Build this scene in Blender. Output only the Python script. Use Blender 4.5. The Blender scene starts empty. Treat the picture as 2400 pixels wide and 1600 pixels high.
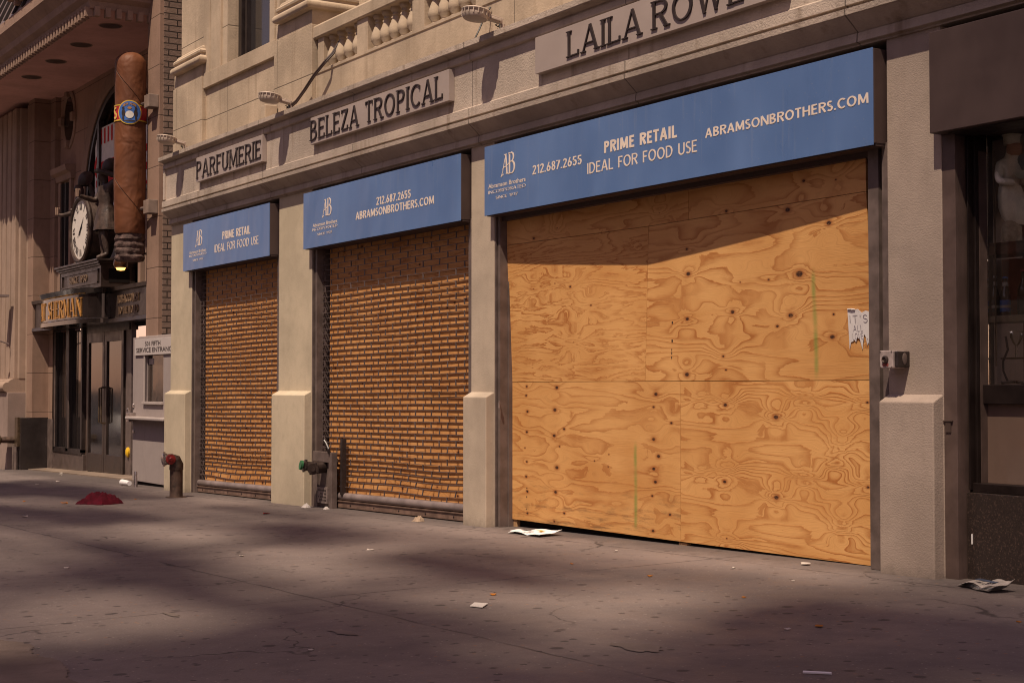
import bpy, bmesh, math, random
from mathutils import Vector, Matrix, noise as mnoise
R = math.radians
random.seed(7)
S = bpy.context.scene
COL = S.collection

# ------------------------------------------------------------------ camera, sky, sun, exposure
cd = bpy.data.cameras.new("camera"); cam = bpy.data.objects.new("camera", cd); COL.objects.link(cam)
cd.sensor_width = 36.0; cd.lens = 52.83; cd.clip_start = 0.05; cd.clip_end = 3000
YAW, PITCH = -1.0044, 0.0301
fw = Vector((math.sin(YAW)*math.cos(PITCH), math.cos(YAW)*math.cos(PITCH), math.sin(PITCH)))
cam.location = (11.3627, -7.2081, 1.1773)
cam.rotation_euler = fw.to_track_quat('-Z', 'Y').to_euler()
S.camera = cam

SUN_TO = Vector((0.6, -1.0, 2.1)).normalized()
wd = bpy.data.worlds.new("World"); S.world = wd; wd.use_nodes = True
wn = wd.node_tree; wn.nodes.clear()
sky = wn.nodes.new('ShaderNodeTexSky'); sky.sky_type = 'NISHITA'; sky.sun_disc = False
sky.sun_elevation = math.asin(SUN_TO.z); sky.sun_rotation = math.atan2(SUN_TO.x, SUN_TO.y)
sky.dust_density = 0.5; sky.air_density = 1.0
tint = wn.nodes.new('ShaderNodeMix'); tint.data_type = 'RGBA'; tint.blend_type = 'MULTIPLY'
tint.inputs[0].default_value = 1.0; tint.inputs[7].default_value = (1.0, 0.56, 0.48, 1)
bg = wn.nodes.new('ShaderNodeBackground'); bg.inputs[1].default_value = 0.138
wo = wn.nodes.new('ShaderNodeOutputWorld')
wn.links.new(sky.outputs[0], tint.inputs[6]); wn.links.new(tint.outputs[2], bg.inputs[0]); wn.links.new(bg.outputs[0], wo.inputs[0])
sl = bpy.data.lights.new("sun", 'SUN'); so = bpy.data.objects.new("sun", sl); COL.objects.link(so)
sl.energy = 4.2; sl.angle = R(0.53); sl.color = (1.0, 0.825, 0.645)
so.rotation_euler = (-SUN_TO).to_track_quat('-Z', 'Y').to_euler(); so.location = (20, -40, 60)
S.view_settings.view_transform = 'Standard'; S.view_settings.look = 'None'
S.view_settings.exposure = 0.36; S.view_settings.gamma = 1.0
S.cycles.max_bounces = 8; S.cycles.use_denoising = True; S.cycles.denoising_prefilter = 'ACCURATE'; S.cycles.pixel_filter_type = 'BLACKMAN_HARRIS'; S.cycles.filter_width = 1.05
S.cycles.sample_clamp_indirect = 4.0

# ------------------------------------------------------------------ node helper
class N:
    def __init__(s, name):
        s.mat = bpy.data.materials.new(name); s.mat.use_nodes = True
        s.t = s.mat.node_tree; s.t.nodes.clear()
        s.out = s.t.nodes.new('ShaderNodeOutputMaterial')
        s.p = s.t.nodes.new('ShaderNodeBsdfPrincipled')
        s.t.links.new(s.p.outputs[0], s.out.inputs[0])
        s.tc = None
    def put(s, sock, v):
        if isinstance(v, bpy.types.NodeSocket): s.t.links.new(v, sock)
        elif v is not None:
            if sock.type == 'RGBA' and len(v) == 3: v = (*v, 1)
            sock.default_value = v
    def obj(s):
        if not s.tc: s.tc = s.t.nodes.new('ShaderNodeTexCoord')
        return s.tc.outputs['Object']
    def m(s, op, a, b=None, c=None, clamp=False):
        n = s.t.nodes.new('ShaderNodeMath'); n.operation = op; n.use_clamp = clamp
        s.put(n.inputs[0], a); s.put(n.inputs[1], b); s.put(n.inputs[2], c); return n.outputs[0]
    def vm(s, op, a, b=None, c=None):
        n = s.t.nodes.new('ShaderNodeVectorMath'); n.operation = op
        s.put(n.inputs[0], a); s.put(n.inputs[1], b); s.put(n.inputs[2], c)
        return n.outputs[1] if op in ('LENGTH', 'DISTANCE', 'DOT_PRODUCT') else n.outputs[0]
    def sep(s, v):
        n = s.t.nodes.new('ShaderNodeSeparateXYZ'); s.put(n.inputs[0], v); return n.outputs
    def comb(s, x, y, z=0.0):
        n = s.t.nodes.new('ShaderNodeCombineXYZ'); s.put(n.inputs[0], x); s.put(n.inputs[1], y); s.put(n.inputs[2], z); return n.outputs[0]
    def noise(s, v, scale, detail=3.0, rough=0.5, dist=0.0):
        n = s.t.nodes.new('ShaderNodeTexNoise'); s.put(n.inputs['Vector'], v); s.put(n.inputs['Scale'], scale)
        n.inputs['Detail'].default_value = detail; n.inputs['Roughness'].default_value = rough; n.inputs['Distortion'].default_value = dist
        return n.outputs[0]
    def voro(s, v, scale, feature='F1', rnd=1.0):
        n = s.t.nodes.new('ShaderNodeTexVoronoi'); n.feature = feature; s.put(n.inputs['Vector'], v); s.put(n.inputs['Scale'], scale)
        n.inputs['Randomness'].default_value = rnd; return n.outputs
    def mr(s, v, a, b, c=0.0, d=1.0, smooth=True):
        n = s.t.nodes.new('ShaderNodeMapRange'); n.interpolation_type = 'SMOOTHSTEP' if smooth else 'LINEAR'
        s.put(n.inputs[0], v); s.put(n.inputs[1], a); s.put(n.inputs[2], b); s.put(n.inputs[3], c); s.put(n.inputs[4], d); return n.outputs[0]
    def mix(s, f, a, b, mode='MIX'):
        n = s.t.nodes.new('ShaderNodeMix'); n.data_type = 'RGBA'; n.blend_type = mode
        s.put(n.inputs[0], f); s.put(n.inputs[6], a); s.put(n.inputs[7], b); return n.outputs[2]
    def bump(s, h, dist, strength=1.0):
        n = s.t.nodes.new('ShaderNodeBump'); n.inputs['Distance'].default_value = dist; n.inputs['Strength'].default_value = strength
        s.put(n.inputs['Height'], h); s.put(s.p.inputs['Normal'], n.outputs[0])
    def fin(s, col, rough=0.8, spec=0.3, metal=0.0):
        s.put(s.p.inputs['Base Color'], col); s.put(s.p.inputs['Roughness'], rough)
        s.p.inputs['Specular IOR Level'].default_value = spec; s.p.inputs['Metallic'].default_value = metal
        return s.mat

def sc(c, f): return tuple(min(1, x*f) for x in c)
def plain(name, col, rough=0.6, spec=0.4, metal=0.0, var=0.18, scale=6.0, bump=0.0, bscale=60.0):
    n = N(name); o = n.obj()
    a = n.noise(o, scale, 5, 0.6)
    f = n.mr(a, 0.3, 0.7)
    c = n.mix(f, sc(col, 1-var), sc(col, 1+var))
    if bump: n.bump(n.noise(o, bscale, 3, 0.6), bump)
    rg = n.mr(a, 0.2, 0.8, max(0.02, rough-0.1), min(1, rough+0.1))
    return n.fin(c, rg, spec, metal)
def stone(name, col, bump=0.004, bscale=55.0, var=0.13, streak=0.35, joint=None, dirt=None, stretch=None, speck=0.0):
    """weathered stone or stucco; joint=(period z, offset z[, period x, offset x]); dirt=(z0, z1) grime rising from the ground"""
    n = N(name); o = n.obj(); xyz = n.sep(o)
    big = n.noise(o, 1.3, 5, 0.62); mid = n.noise(o, 9.0, 4, 0.6)
    c = n.mix(n.mr(big, 0.3, 0.72), sc(col, 1-var), sc(col, 1+var))
    c = n.mix(n.m('MULTIPLY', n.mr(mid, 0.45, 0.8), 0.35), c, sc(col, 0.72))
    st = n.noise(n.vm('MULTIPLY', o, (7.0, 7.0, 0.7)), 1.0, 4, 0.6)
    c = n.mix(n.m('MULTIPLY', n.mr(st, 0.52, 0.78), streak), c, (col[0]*0.5, col[1]*0.45, col[2]*0.4))
    v = n.vm('MULTIPLY', o, stretch) if stretch else o
    bn = n.noise(v, bscale, 3, 0.6)
    if speck: c = n.mix(n.m('MULTIPLY', n.mr(bn, 0.34, 0.2), speck), c, sc(col, 0.35))
    h = bn
    if joint:
        def line(comp, per, off, w):
            fr = n.m('FRACT', n.m('DIVIDE', n.m('SUBTRACT', comp, off), per))
            d = n.m('MULTIPLY', n.m('MINIMUM', fr, n.m('SUBTRACT', 1.0, fr)), per)
            return n.mr(d, w*0.25, w*0.75, 1.0, 0.0)
        j = line(xyz[2], joint[0], joint[1], 0.012)
        if len(joint) > 2: j = n.m('MAXIMUM', j, line(xyz[0], joint[2], joint[3], 0.010))
        c = n.mix(n.m('MULTIPLY', j, 0.75), c, sc(col, 0.2))
        h = n.m('SUBTRACT', h, n.m('MULTIPLY', j, 0.6))
    if dirt:
        dn = n.noise(o, 14.0, 5, 0.7)
        zz = n.m('ADD', xyz[2], n.m('MULTIPLY', n.m('SUBTRACT', dn, 0.5), 0.16))
        f = n.mr(zz, dirt[0], dirt[1], 1.0, 0.0)
        c = n.mix(n.m('MULTIPLY', f, 0.75), c, (0.035, 0.026, 0.022))
    n.bump(h, bump)
    return n.fin(c, 0.9, 0.2)

M = {}
STONE = (0.43, 0.338, 0.245)
M['stone'] = stone('limestone', STONE, 0.004, 40, var=.2, streak=.5, joint=(1.1, 4.67, 1.7, 0.2))
M['stone_plain'] = stone('carved_limestone', STONE, 0.003, 40, var=.18, streak=0.45)
M['cornice'] = stone('weathered_cornice_stone', (0.41, 0.335, 0.275), 0.006, 60, var=.2, streak=0.85, speck=0.6, joint=(50, 20, 2.35, -0.25))
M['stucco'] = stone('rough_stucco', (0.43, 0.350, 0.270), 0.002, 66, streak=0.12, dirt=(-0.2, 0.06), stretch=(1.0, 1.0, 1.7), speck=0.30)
M['stucco_grey'] = stone('darker_rough_stucco', (0.335, 0.265, 0.218), 0.0026, 70, streak=0.2, dirt=(-0.1, 0.11), stretch=(1.0, 1.0, 1.7), speck=0.45)  # same stucco in a darker, greyer base tone
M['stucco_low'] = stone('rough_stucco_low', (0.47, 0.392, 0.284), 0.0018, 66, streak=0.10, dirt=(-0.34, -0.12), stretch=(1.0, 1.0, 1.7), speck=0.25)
M['blocks'] = stone('brown_stone_blocks', (0.255, 0.165, 0.122), 0.003, 50, joint=(0.735, 0.70))
M['blocks_wall'] = stone('brown_stone_wall', (0.31, 0.195, 0.145), 0.003, 50, joint=(0.735, 0.70, 1.9, 0.25))
M['brownstone'] = stone('brown_stone', (0.28, 0.185, 0.14), 0.003, 50)
M['pale_stone'] = stone('pale_column_stone', (0.31, 0.222, 0.17), 0.003, 45)
M['soffit'] = stone('painted_plaster', (0.48, 0.265, 0.225), 0.001, 30, streak=0.15)
M['granite'] = None
M['brown_metal'] = plain('brown_painted_metal', (0.075, 0.05, 0.042), 0.45, 0.4, 0, 0.2, 8)
M['steel_rail'] = plain('grey_brown_steel', (0.135, 0.10, 0.088), 0.5, 0.45, 0.2, 0.25, 7)
M['dark'] = plain('black_brown_paint', (0.022, 0.015, 0.014), 0.4, 0.5, 0, 0.3, 9)
M['void'] = plain('unlit_interior', (0.012, 0.009, 0.008), 0.9, 0.1)
M['bronze'] = plain('dark_bronze', (0.055, 0.038, 0.032), 0.38, 0.5, 0.5, 0.35, 5, 0.001, 30)
M['statue'] = plain('carved_dark_wood', (0.055, 0.034, 0.026), 0.55, 0.4, 0.0, 0.45, 9, 0.006, 28)
def vinyl():
    n = N('blue_sign_vinyl'); o = n.obj()
    a = n.noise(n.vm('MULTIPLY', o, (1.1, 1, .35)), 1.5, 3); s_ = n.noise(n.vm('MULTIPLY', o, (26, 1, 1.2)), 1.0, 4, .65)
    c = n.mix(n.mr(a, .3, .7), (.084, .153, .325), (.108, .187, .375))
    c = n.mix(n.m('MULTIPLY', n.mr(s_, .56, .78), .4), c, (.22, .25, .33))
    c = n.mix(n.m('MULTIPLY', n.mr(n.noise(o, 55, 3), .68, .74), .5), c, (.30, .29, .30))
    n.bump(n.noise(n.vm('MULTIPLY', o, (1.0, 1, .6)), 2.0, 2), .02)
    return n.fin(c, n.mr(a, .3, .7, .26, .4), .5)
M['blue'] = vinyl()
M['cream'] = plain('cream_vinyl_letters', (0.70, 0.585, 0.49), 0.6, 0.3, 0, 0.05)
M['housing'] = plain('brown_sign_housing', (0.06, 0.038, 0.034), 0.55, 0.35, 0, 0.12, 3)
M['board'] = plain('grey_name_board', (0.34, 0.275, 0.245), 0.55, 0.35, 0, 0.06, 2)
M['letter'] = plain('dark_brown_letters', (0.028, 0.018, 0.016), 0.5, 0.4)
M['grille'] = plain('galvanised_grille', (0.105, 0.078, 0.073), 0.5, 0.4, 0.1, 0.3, 12)
M['bar'] = plain('shutter_bar_metal', (0.21, 0.165, 0.155), 0.45, 0.5, 0.15, 0.25, 4)
M['lamp_grey'] = plain('grey_lamp_casting', (0.40, 0.32, 0.26), 0.5, 0.4, 0.1, 0.15, 8)
M['black'] = plain('black_rubber', (0.012, 0.010, 0.010), 0.5, 0.4)
M['white_paint'] = plain('scuffed_white_paint', (0.37, 0.315, 0.29), 0.55, 0.35, 0, 0.08, 3)
M['white'] = plain('white_paper', (0.80, 0.77, 0.75), 0.8, 0.2, 0, 0.04)
M['rust'] = plain('rusty_iron', (0.07, 0.042, 0.03), 0.65, 0.4, 0.3, 0.6, 10, 0.004, 30)
M['brass'] = plain('tarnished_brass', (0.13, 0.09, 0.055), 0.4, 0.5, 0.7, 0.35, 14)
M['red'] = plain('red_enamel', (0.17, 0.012, 0.012), 0.5, 0.4, 0, 0.5, 20)
M['green'] = plain('green_enamel', (0.018, 0.12, 0.04), 0.5, 0.4, 0, 0.4, 20)
M['yellow'] = plain('yellow_plastic', (0.70, 0.42, 0.02), 0.4, 0.5, 0, 0.2, 20)
M['chrome'] = plain('worn_chrome', (0.45, 0.40, 0.38), 0.3, 0.5, 0.9, 0.2, 20)
M['gold'] = plain('gilt_letters', (0.50, 0.24, 0.055), 0.4, 0.5, 0.3, 0.2, 12)
M['shop_wood'] = plain('stained_wood', (0.085, 0.035, 0.02), 0.45, 0.4, 0, 0.4, 8)
M['raw_wood'] = plain('raw_timber', (0.34, 0.20, 0.10), 0.8, 0.2, 0, 0.25, 12)
M['slate'] = plain('slate_grey_roofing', (0.17, 0.13, 0.125), 0.5, 0.4, 0, 0.22, 3)
M['slate_rib'] = plain('dark_roof_rib', (0.03, 0.022, 0.021), 0.5, 0.4)
M['darkpanel'] = plain('polished_dark_panel', (0.028, 0.022, 0.021), 0.22, 0.5, 0, 0.3, 2)

def glass(name, tintc=(0.9, 0.9, 0.88), amount=0.06):
    n = N(name); n.t.nodes.remove(n.p)
    fr = n.t.nodes.new('ShaderNodeFresnel'); fr.inputs[0].default_value = 1.5
    tr = n.t.nodes.new('ShaderNodeBsdfTransparent'); tr.inputs[0].default_value = (*tintc, 1)
    gl = n.t.nodes.new('ShaderNodeBsdfGlossy'); gl.inputs['Roughness'].default_value = 0.01; gl.inputs[0].default_value = (0.95, 0.93, 0.9, 1)
    mx = n.t.nodes.new('ShaderNodeMixShader')
    n.put(mx.inputs[0], n.m('ADD', fr.outputs[0], amount, clamp=True)); n.t.links.new(tr.outputs[0], mx.inputs[1]); n.t.links.new(gl.outputs[0], mx.inputs[2])
    n.t.links.new(mx.outputs[0], n.out.inputs[0]); return n.mat
M['glass'] = glass('clear_window_glass', (0.97, 0.97, 0.94), 0.0)
M['dark_glass'] = plain('dark_shop_glass', (0.014, 0.011, 0.011), 0.02, 0.6, 0, 0.1, 1.5); M['dark_glass'].node_tree.nodes['Principled BSDF'].inputs['IOR'].default_value = 1.55
M['upper_glass'] = plain('upper_window_glass', (0.035, 0.03, 0.03), 0.06, 0.5, 0, 0.1, 1.5)

def granite():
    n = N('speckled_dark_granite'); o = n.obj()
    v = n.voro(o, 130.0)
    k = n.mr(n.noise(o, 90, 3, 0.7), 0.52, 0.75)
    c = n.mix(n.mr(v[0], 0.1, 0.5), (0.012, 0.009, 0.008), (0.030, 0.021, 0.018))
    c = n.mix(n.m('MULTIPLY', k, 0.7), c, (0.17, 0.11, 0.085))
    return n.fin(c, 0.3, 0.5)
M['granite'] = granite()

def brick_side():
    n = N('grey_brown_brick'); o = n.obj(); x = n.sep(o)
    b = n.t.nodes.new('ShaderNodeTexBrick'); n.put(b.inputs['Vector'], n.comb(x[1], x[2]))
    b.inputs['Scale'].default_value = 1.0; b.inputs['Brick Width'].default_value = 0.26; b.inputs['Row Height'].default_value = 0.088
    b.inputs['Mortar Size'].default_value = 0.009; b.inputs['Mortar Smooth'].default_value = 0.3
    b.inputs['Color1'].default_value = (0.25, 0.17, 0.13, 1); b.inputs['Color2'].default_value = (0.19, 0.13, 0.105, 1); b.inputs['Mortar'].default_value = (0.04, 0.027, 0.022, 1)
    c = n.mix(n.m('MULTIPLY', n.mr(n.noise(o, 6, 4, 0.6), 0.4, 0.75), 0.5), b.outputs[0], (0.13, 0.09, 0.07))
    n.bump(n.m('SUBTRACT', n.noise(o, 50, 3), n.m('MULTIPLY', b.outputs[1], 2.0)), 0.006)
    return n.fin(c, 0.9, 0.2)
M['brick'] = brick_side()

def pavement_mat():
    n = N('worn_concrete_pavement'); o = n.obj(); x = n.sep(o)
    big = n.noise(o, 0.45, 5, 0.6); mid = n.noise(o, 2.6, 5, 0.65); fine = n.noise(o, 75, 4, 0.75)
    c = n.mix(n.mr(big, 0.3, 0.7), (0.145, 0.116, 0.106), (0.205, 0.163, 0.148))
    c = n.mix(n.m('MULTIPLY', n.mr(mid, 0.45, 0.75), 0.45), c, (0.115, 0.092, 0.088))
    c = n.mix(n.m('MULTIPLY', n.mr(fine, 0.58, 0.72), 0.6), c, (0.33, 0.28, 0.25))
    c = n.mix(n.m('MULTIPLY', n.mr(fine, 0.36, 0.22), 0.5), c, (0.06, 0.048, 0.046))
    # chewing-gum spots
    for s_, th, r_ in ((4.2, 0.45, 0.15), (2.3, 0.5, 0.09), (7.5, 0.55, 0.16), (11.0, 0.6, 0.17)):
        v = n.voro(n.vm('ADD', o, (s_*3.1, s_*1.7, 0)), s_)
        pick = n.m('GREATER_THAN', n.sep(v[1])[0], th)
        wob = n.m('MULTIPLY', n.noise(o, 40, 2), 0.08)
        sp = n.mr(n.m('ADD', v[0], wob), r_, r_+0.05, 1.0, 0.0)
        c = n.mix(n.m('MULTIPLY', n.m('MULTIPLY', sp, pick), 0.72), c, (0.042, 0.033, 0.031))
    for s_, th, col_ in ((26.0, .80, (.36, .31, .27)), (17.0, .86, (.28, .15, .08)), (38.0, .82, (.30, .27, .25))):   # chips of grit
        v = n.voro(n.vm('ADD', o, (s_*1.3, s_, 0)), s_); pk = n.m('GREATER_THAN', n.sep(v[1])[1], th)
        c = n.mix(n.m('MULTIPLY', n.m('MULTIPLY', n.mr(v[0], .10, .2, 1.0, 0.0), pk), .7), c, col_)
    ck = n.voro(n.vm('ADD', o, n.vm('MULTIPLY', n.comb(n.noise(o, 2.2, 4), n.noise(n.vm('ADD', o, (9, 4, 0)), 2.2, 4)), (.9, .9, 0))), .55, 'DISTANCE_TO_EDGE')
    ckm = n.m('MULTIPLY', n.mr(ck[0], .002, .009, 1.0, 0.0), n.mr(n.noise(o, .7, 2), .5, .62))
    c = n.mix(n.m('MULTIPLY', ckm, .8), c, (.03, .024, .022))
    # flag joints
    def line(comp, pos, w):
        wb = n.m('MULTIPLY', n.m('SUBTRACT', n.noise(o, 3.0, 3), 0.5), 0.05)
        d = n.m('ABSOLUTE', n.m('SUBTRACT', n.m('ADD', comp, wb), pos)); return n.mr(d, w*0.3, w, 1.0, 0.0)
    j = line(x[1], -3.45, 0.012)
    for px_ in (3.3, -3.3, -9.9, 9.9): j = n.m('MAXIMUM', j, line(x[0], px_, 0.013))
    j = n.m('MAXIMUM', j, line(x[1], -0.42, 0.012))
    j = n.m('MULTIPLY', j, n.mr(n.noise(o, 2.0, 3), 0.3, 0.6))
    c = n.mix(n.m('MULTIPLY', j, 0.75), c, (0.04, 0.032, 0.03))
    # darker along the wall foot
    g = n.mr(n.m('ADD', x[1], n.m('MULTIPLY', n.m('SUBTRACT', n.noise(o, 5, 5, 0.7), 0.5), 0.7)), -0.55, -0.02, 0.0, 1.0)
    c = n.mix(n.m('MULTIPLY', g, 0.6), c, (0.05, 0.04, 0.037))
    n.bump(n.m('ADD', n.noise(o, 45, 4, 0.7), n.m('MULTIPLY', j, -1.0)), 0.006)
    rg = n.mr(mid, 0.3, 0.7, 0.6, 0.85)
    return n.fin(c, rg, 0.3)
M['pavement'] = pavement_mat()
M['light_concrete'] = stone('light_concrete', (0.20, 0.155, 0.125), 0.004, 60, var=0.25, speck=0.6)
M['step_stone'] = stone('step_stone', (0.20, 0.15, 0.115), 0.003, 60, var=0.2, speck=0.5)
M['pavement_worn'] = stone('worn_scrape', (0.22, 0.175, 0.15), 0.002, 60, var=0.25, speck=0.4)
M['asphalt'] = plain('asphalt', (0.05, 0.045, 0.045), 0.85, 0.2, 0, 0.2, 3, 0.003, 80)

# ------------------------------------------------------------------ plywood
def ply(name, seed, knots, freq=15.0, stretch=2.6, warp=0.16, contrast=0.8, sprays=(), stains=0.0, repeat=None, tone=1.0, warm=0.94):
    """rotary-cut plywood face: contour bands of a height field, pulled into rings round each knot (u, v, radius, pull)"""
    n = N(name); o = n.obj(); x = n.sep(o); u, v = x[0], x[2]
    core = None; halo = None; vw = v; rings = None; wobn = n.m('MULTIPLY', n.m('SUBTRACT', n.noise(n.comb(u, v, 3.0), 11.0, 2), .5), 1.1)
    for (ku, kv, kr, pull) in knots:
        w1, w2 = (0.085, 0.05) if pull else (0.03, 0.02)
        d = n.vm('LENGTH', n.vm('MULTIPLY', n.vm('SUBTRACT', n.comb(u, v, 0.0), (ku, kv, 0)), (1/w1, 1/w2, 0)))
        if pull:   # grain lines crowd together and pinch towards the knot
            sp = 0.9+2.2*min(pull, .35)
            g = n.mr(d, 0.0, 3.4, 1.0, 0.0)
            vw = n.m('MULTIPLY_ADD', n.m('MULTIPLY', n.m('SUBTRACT', v, kv), g), sp*1.5, vw)
            rings = n.m('MULTIPLY_ADD', n.mr(n.m('ADD', d, wobn), 0.0, 2.0, 1.0, 0.0), pull*.5, 0.0 if rings is None else rings)
        k = n.mr(d, kr/w1*0.75, kr/w1*1.45, 1.0, 0.0); core = k if core is None else n.m('MAXIMUM', core, k)
        h = n.mr(d, kr/w1, kr/w1*3.2, 1.0, 0.0); halo = h if halo is None else n.m('MAXIMUM', halo, h)
    if repeat:   # the veneer peels the same log twice: the figure comes round again
        v2 = n.m('MULTIPLY', n.m('FRACT', n.m('DIVIDE', n.m('ADD', vw, repeat[1]), repeat[0])), repeat[0])
    else: v2 = vw
    P = n.comb(u, v2, seed*3.7)
    a = n.noise(n.vm('MULTIPLY', P, (0.46, stretch, 1)), 1.0, 2.0, 0.45)
    b = n.noise(n.vm('MULTIPLY', P, (2.0, stretch*3.0, 1)), 1.0, 6.0, 0.62, 0.5)
    F = n.m('MULTIPLY_ADD', a, 1.0, n.m('MULTIPLY', b, warp))
    F = n.m('MULTIPLY_ADD', v2, .35, F)
    if rings is not None: F = n.m('ADD', rings, F)
    ph = n.m('MULTIPLY', F, freq)
    fr = n.m('FRACT', ph)
    band = n.m('MULTIPLY_ADD', n.mr(fr, 0.38, 0.90), 0.55, n.m('MULTIPLY', n.mr(fr, 0.70, 0.94), 0.32)); band = n.m('MULTIPLY', band, n.mr(fr, 0.93, 1.0, 1.0, 0.0))
    vary = n.mr(n.noise(P, 2.2, 3), 0.3, 0.7, 0.5, 1.15)
    band = n.m('MULTIPLY', band, n.m('MULTIPLY', vary, contrast))
    fib = n.noise(n.vm('MULTIPLY', P, (5.0, 190.0, 1)), 1.0, 3, 0.6)
    t = tone
    light = n.mix(n.mr(n.noise(P, 1.6, 4), 0.3, 0.7), (0.555*t, 0.296*t*warm, 0.098*t*warm), (0.645*t, 0.37*t*warm, 0.135*t*warm))
    c = n.mix(n.m('MULTIPLY', n.mr(n.noise(n.vm('MULTIPLY', P, (.7, 2.4, 1)), 1.7, 4), .5, .75), .5), light, (0.50*t, 0.225*t, 0.062*t))
    c = n.mix(band, c, (0.375*t, 0.140*t, 0.036*t))
    c = n.mix(n.m('MULTIPLY', n.mr(fib, 0.48, 0.75), 0.34), c, (0.40*t, 0.20*t, 0.07*t))
    if stains:
        stn = n.noise(n.vm('MULTIPLY', o, (1.2, 1, 9.0)), 2.0, 5, 0.7)
        low = n.mr(v, 0.0, 0.55, 1.0, 0.0)
        c = n.mix(n.m('MULTIPLY', n.m('MULTIPLY', n.mr(stn, 0.5, 0.68), low), stains), c, (0.13, 0.065, 0.03))
    if halo is not None:
        c = n.mix(n.m('MULTIPLY', halo, 0.7), c, (0.33*t, 0.11*t, 0.03*t))
        c = n.mix(n.m('MULTIPLY', core, n.mr(n.noise(o, 120, 2), 0.3, 0.55, 0.6, 1.0)), c, (0.035, 0.013, 0.008))
    for (su, v0, v1) in sprays:
        wob = n.m('MULTIPLY', n.m('SUBTRACT', n.noise(o, 3, 2), 0.5), 0.03)
        g = n.mr(n.m('ABSOLUTE', n.m('SUBTRACT', n.m('ADD', u, wob), su)), 0.0, 0.035, 1.0, 0.0)
        e = n.m('MULTIPLY', n.mr(v, v0-0.03, v0+0.06), n.mr(v, v1-0.08, v1+0.03, 1.0, 0.0))
        e = n.m('MULTIPLY', e, n.mr(n.noise(n.vm('MULTIPLY', o, (1, 1, 6)), 2.0, 3), 0.25, 0.6, 0.4, 0.85))
        c = n.mix(n.m('MULTIPLY', n.m('MULTIPLY', g, e), .72), c, (0.13, 0.25, 0.05))
    n.bump(n.m('ADD', fib, n.m('MULTIPLY', band, 0.5)), 0.0012)
    return n.fin(c, 0.62, 0.3)

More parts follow.
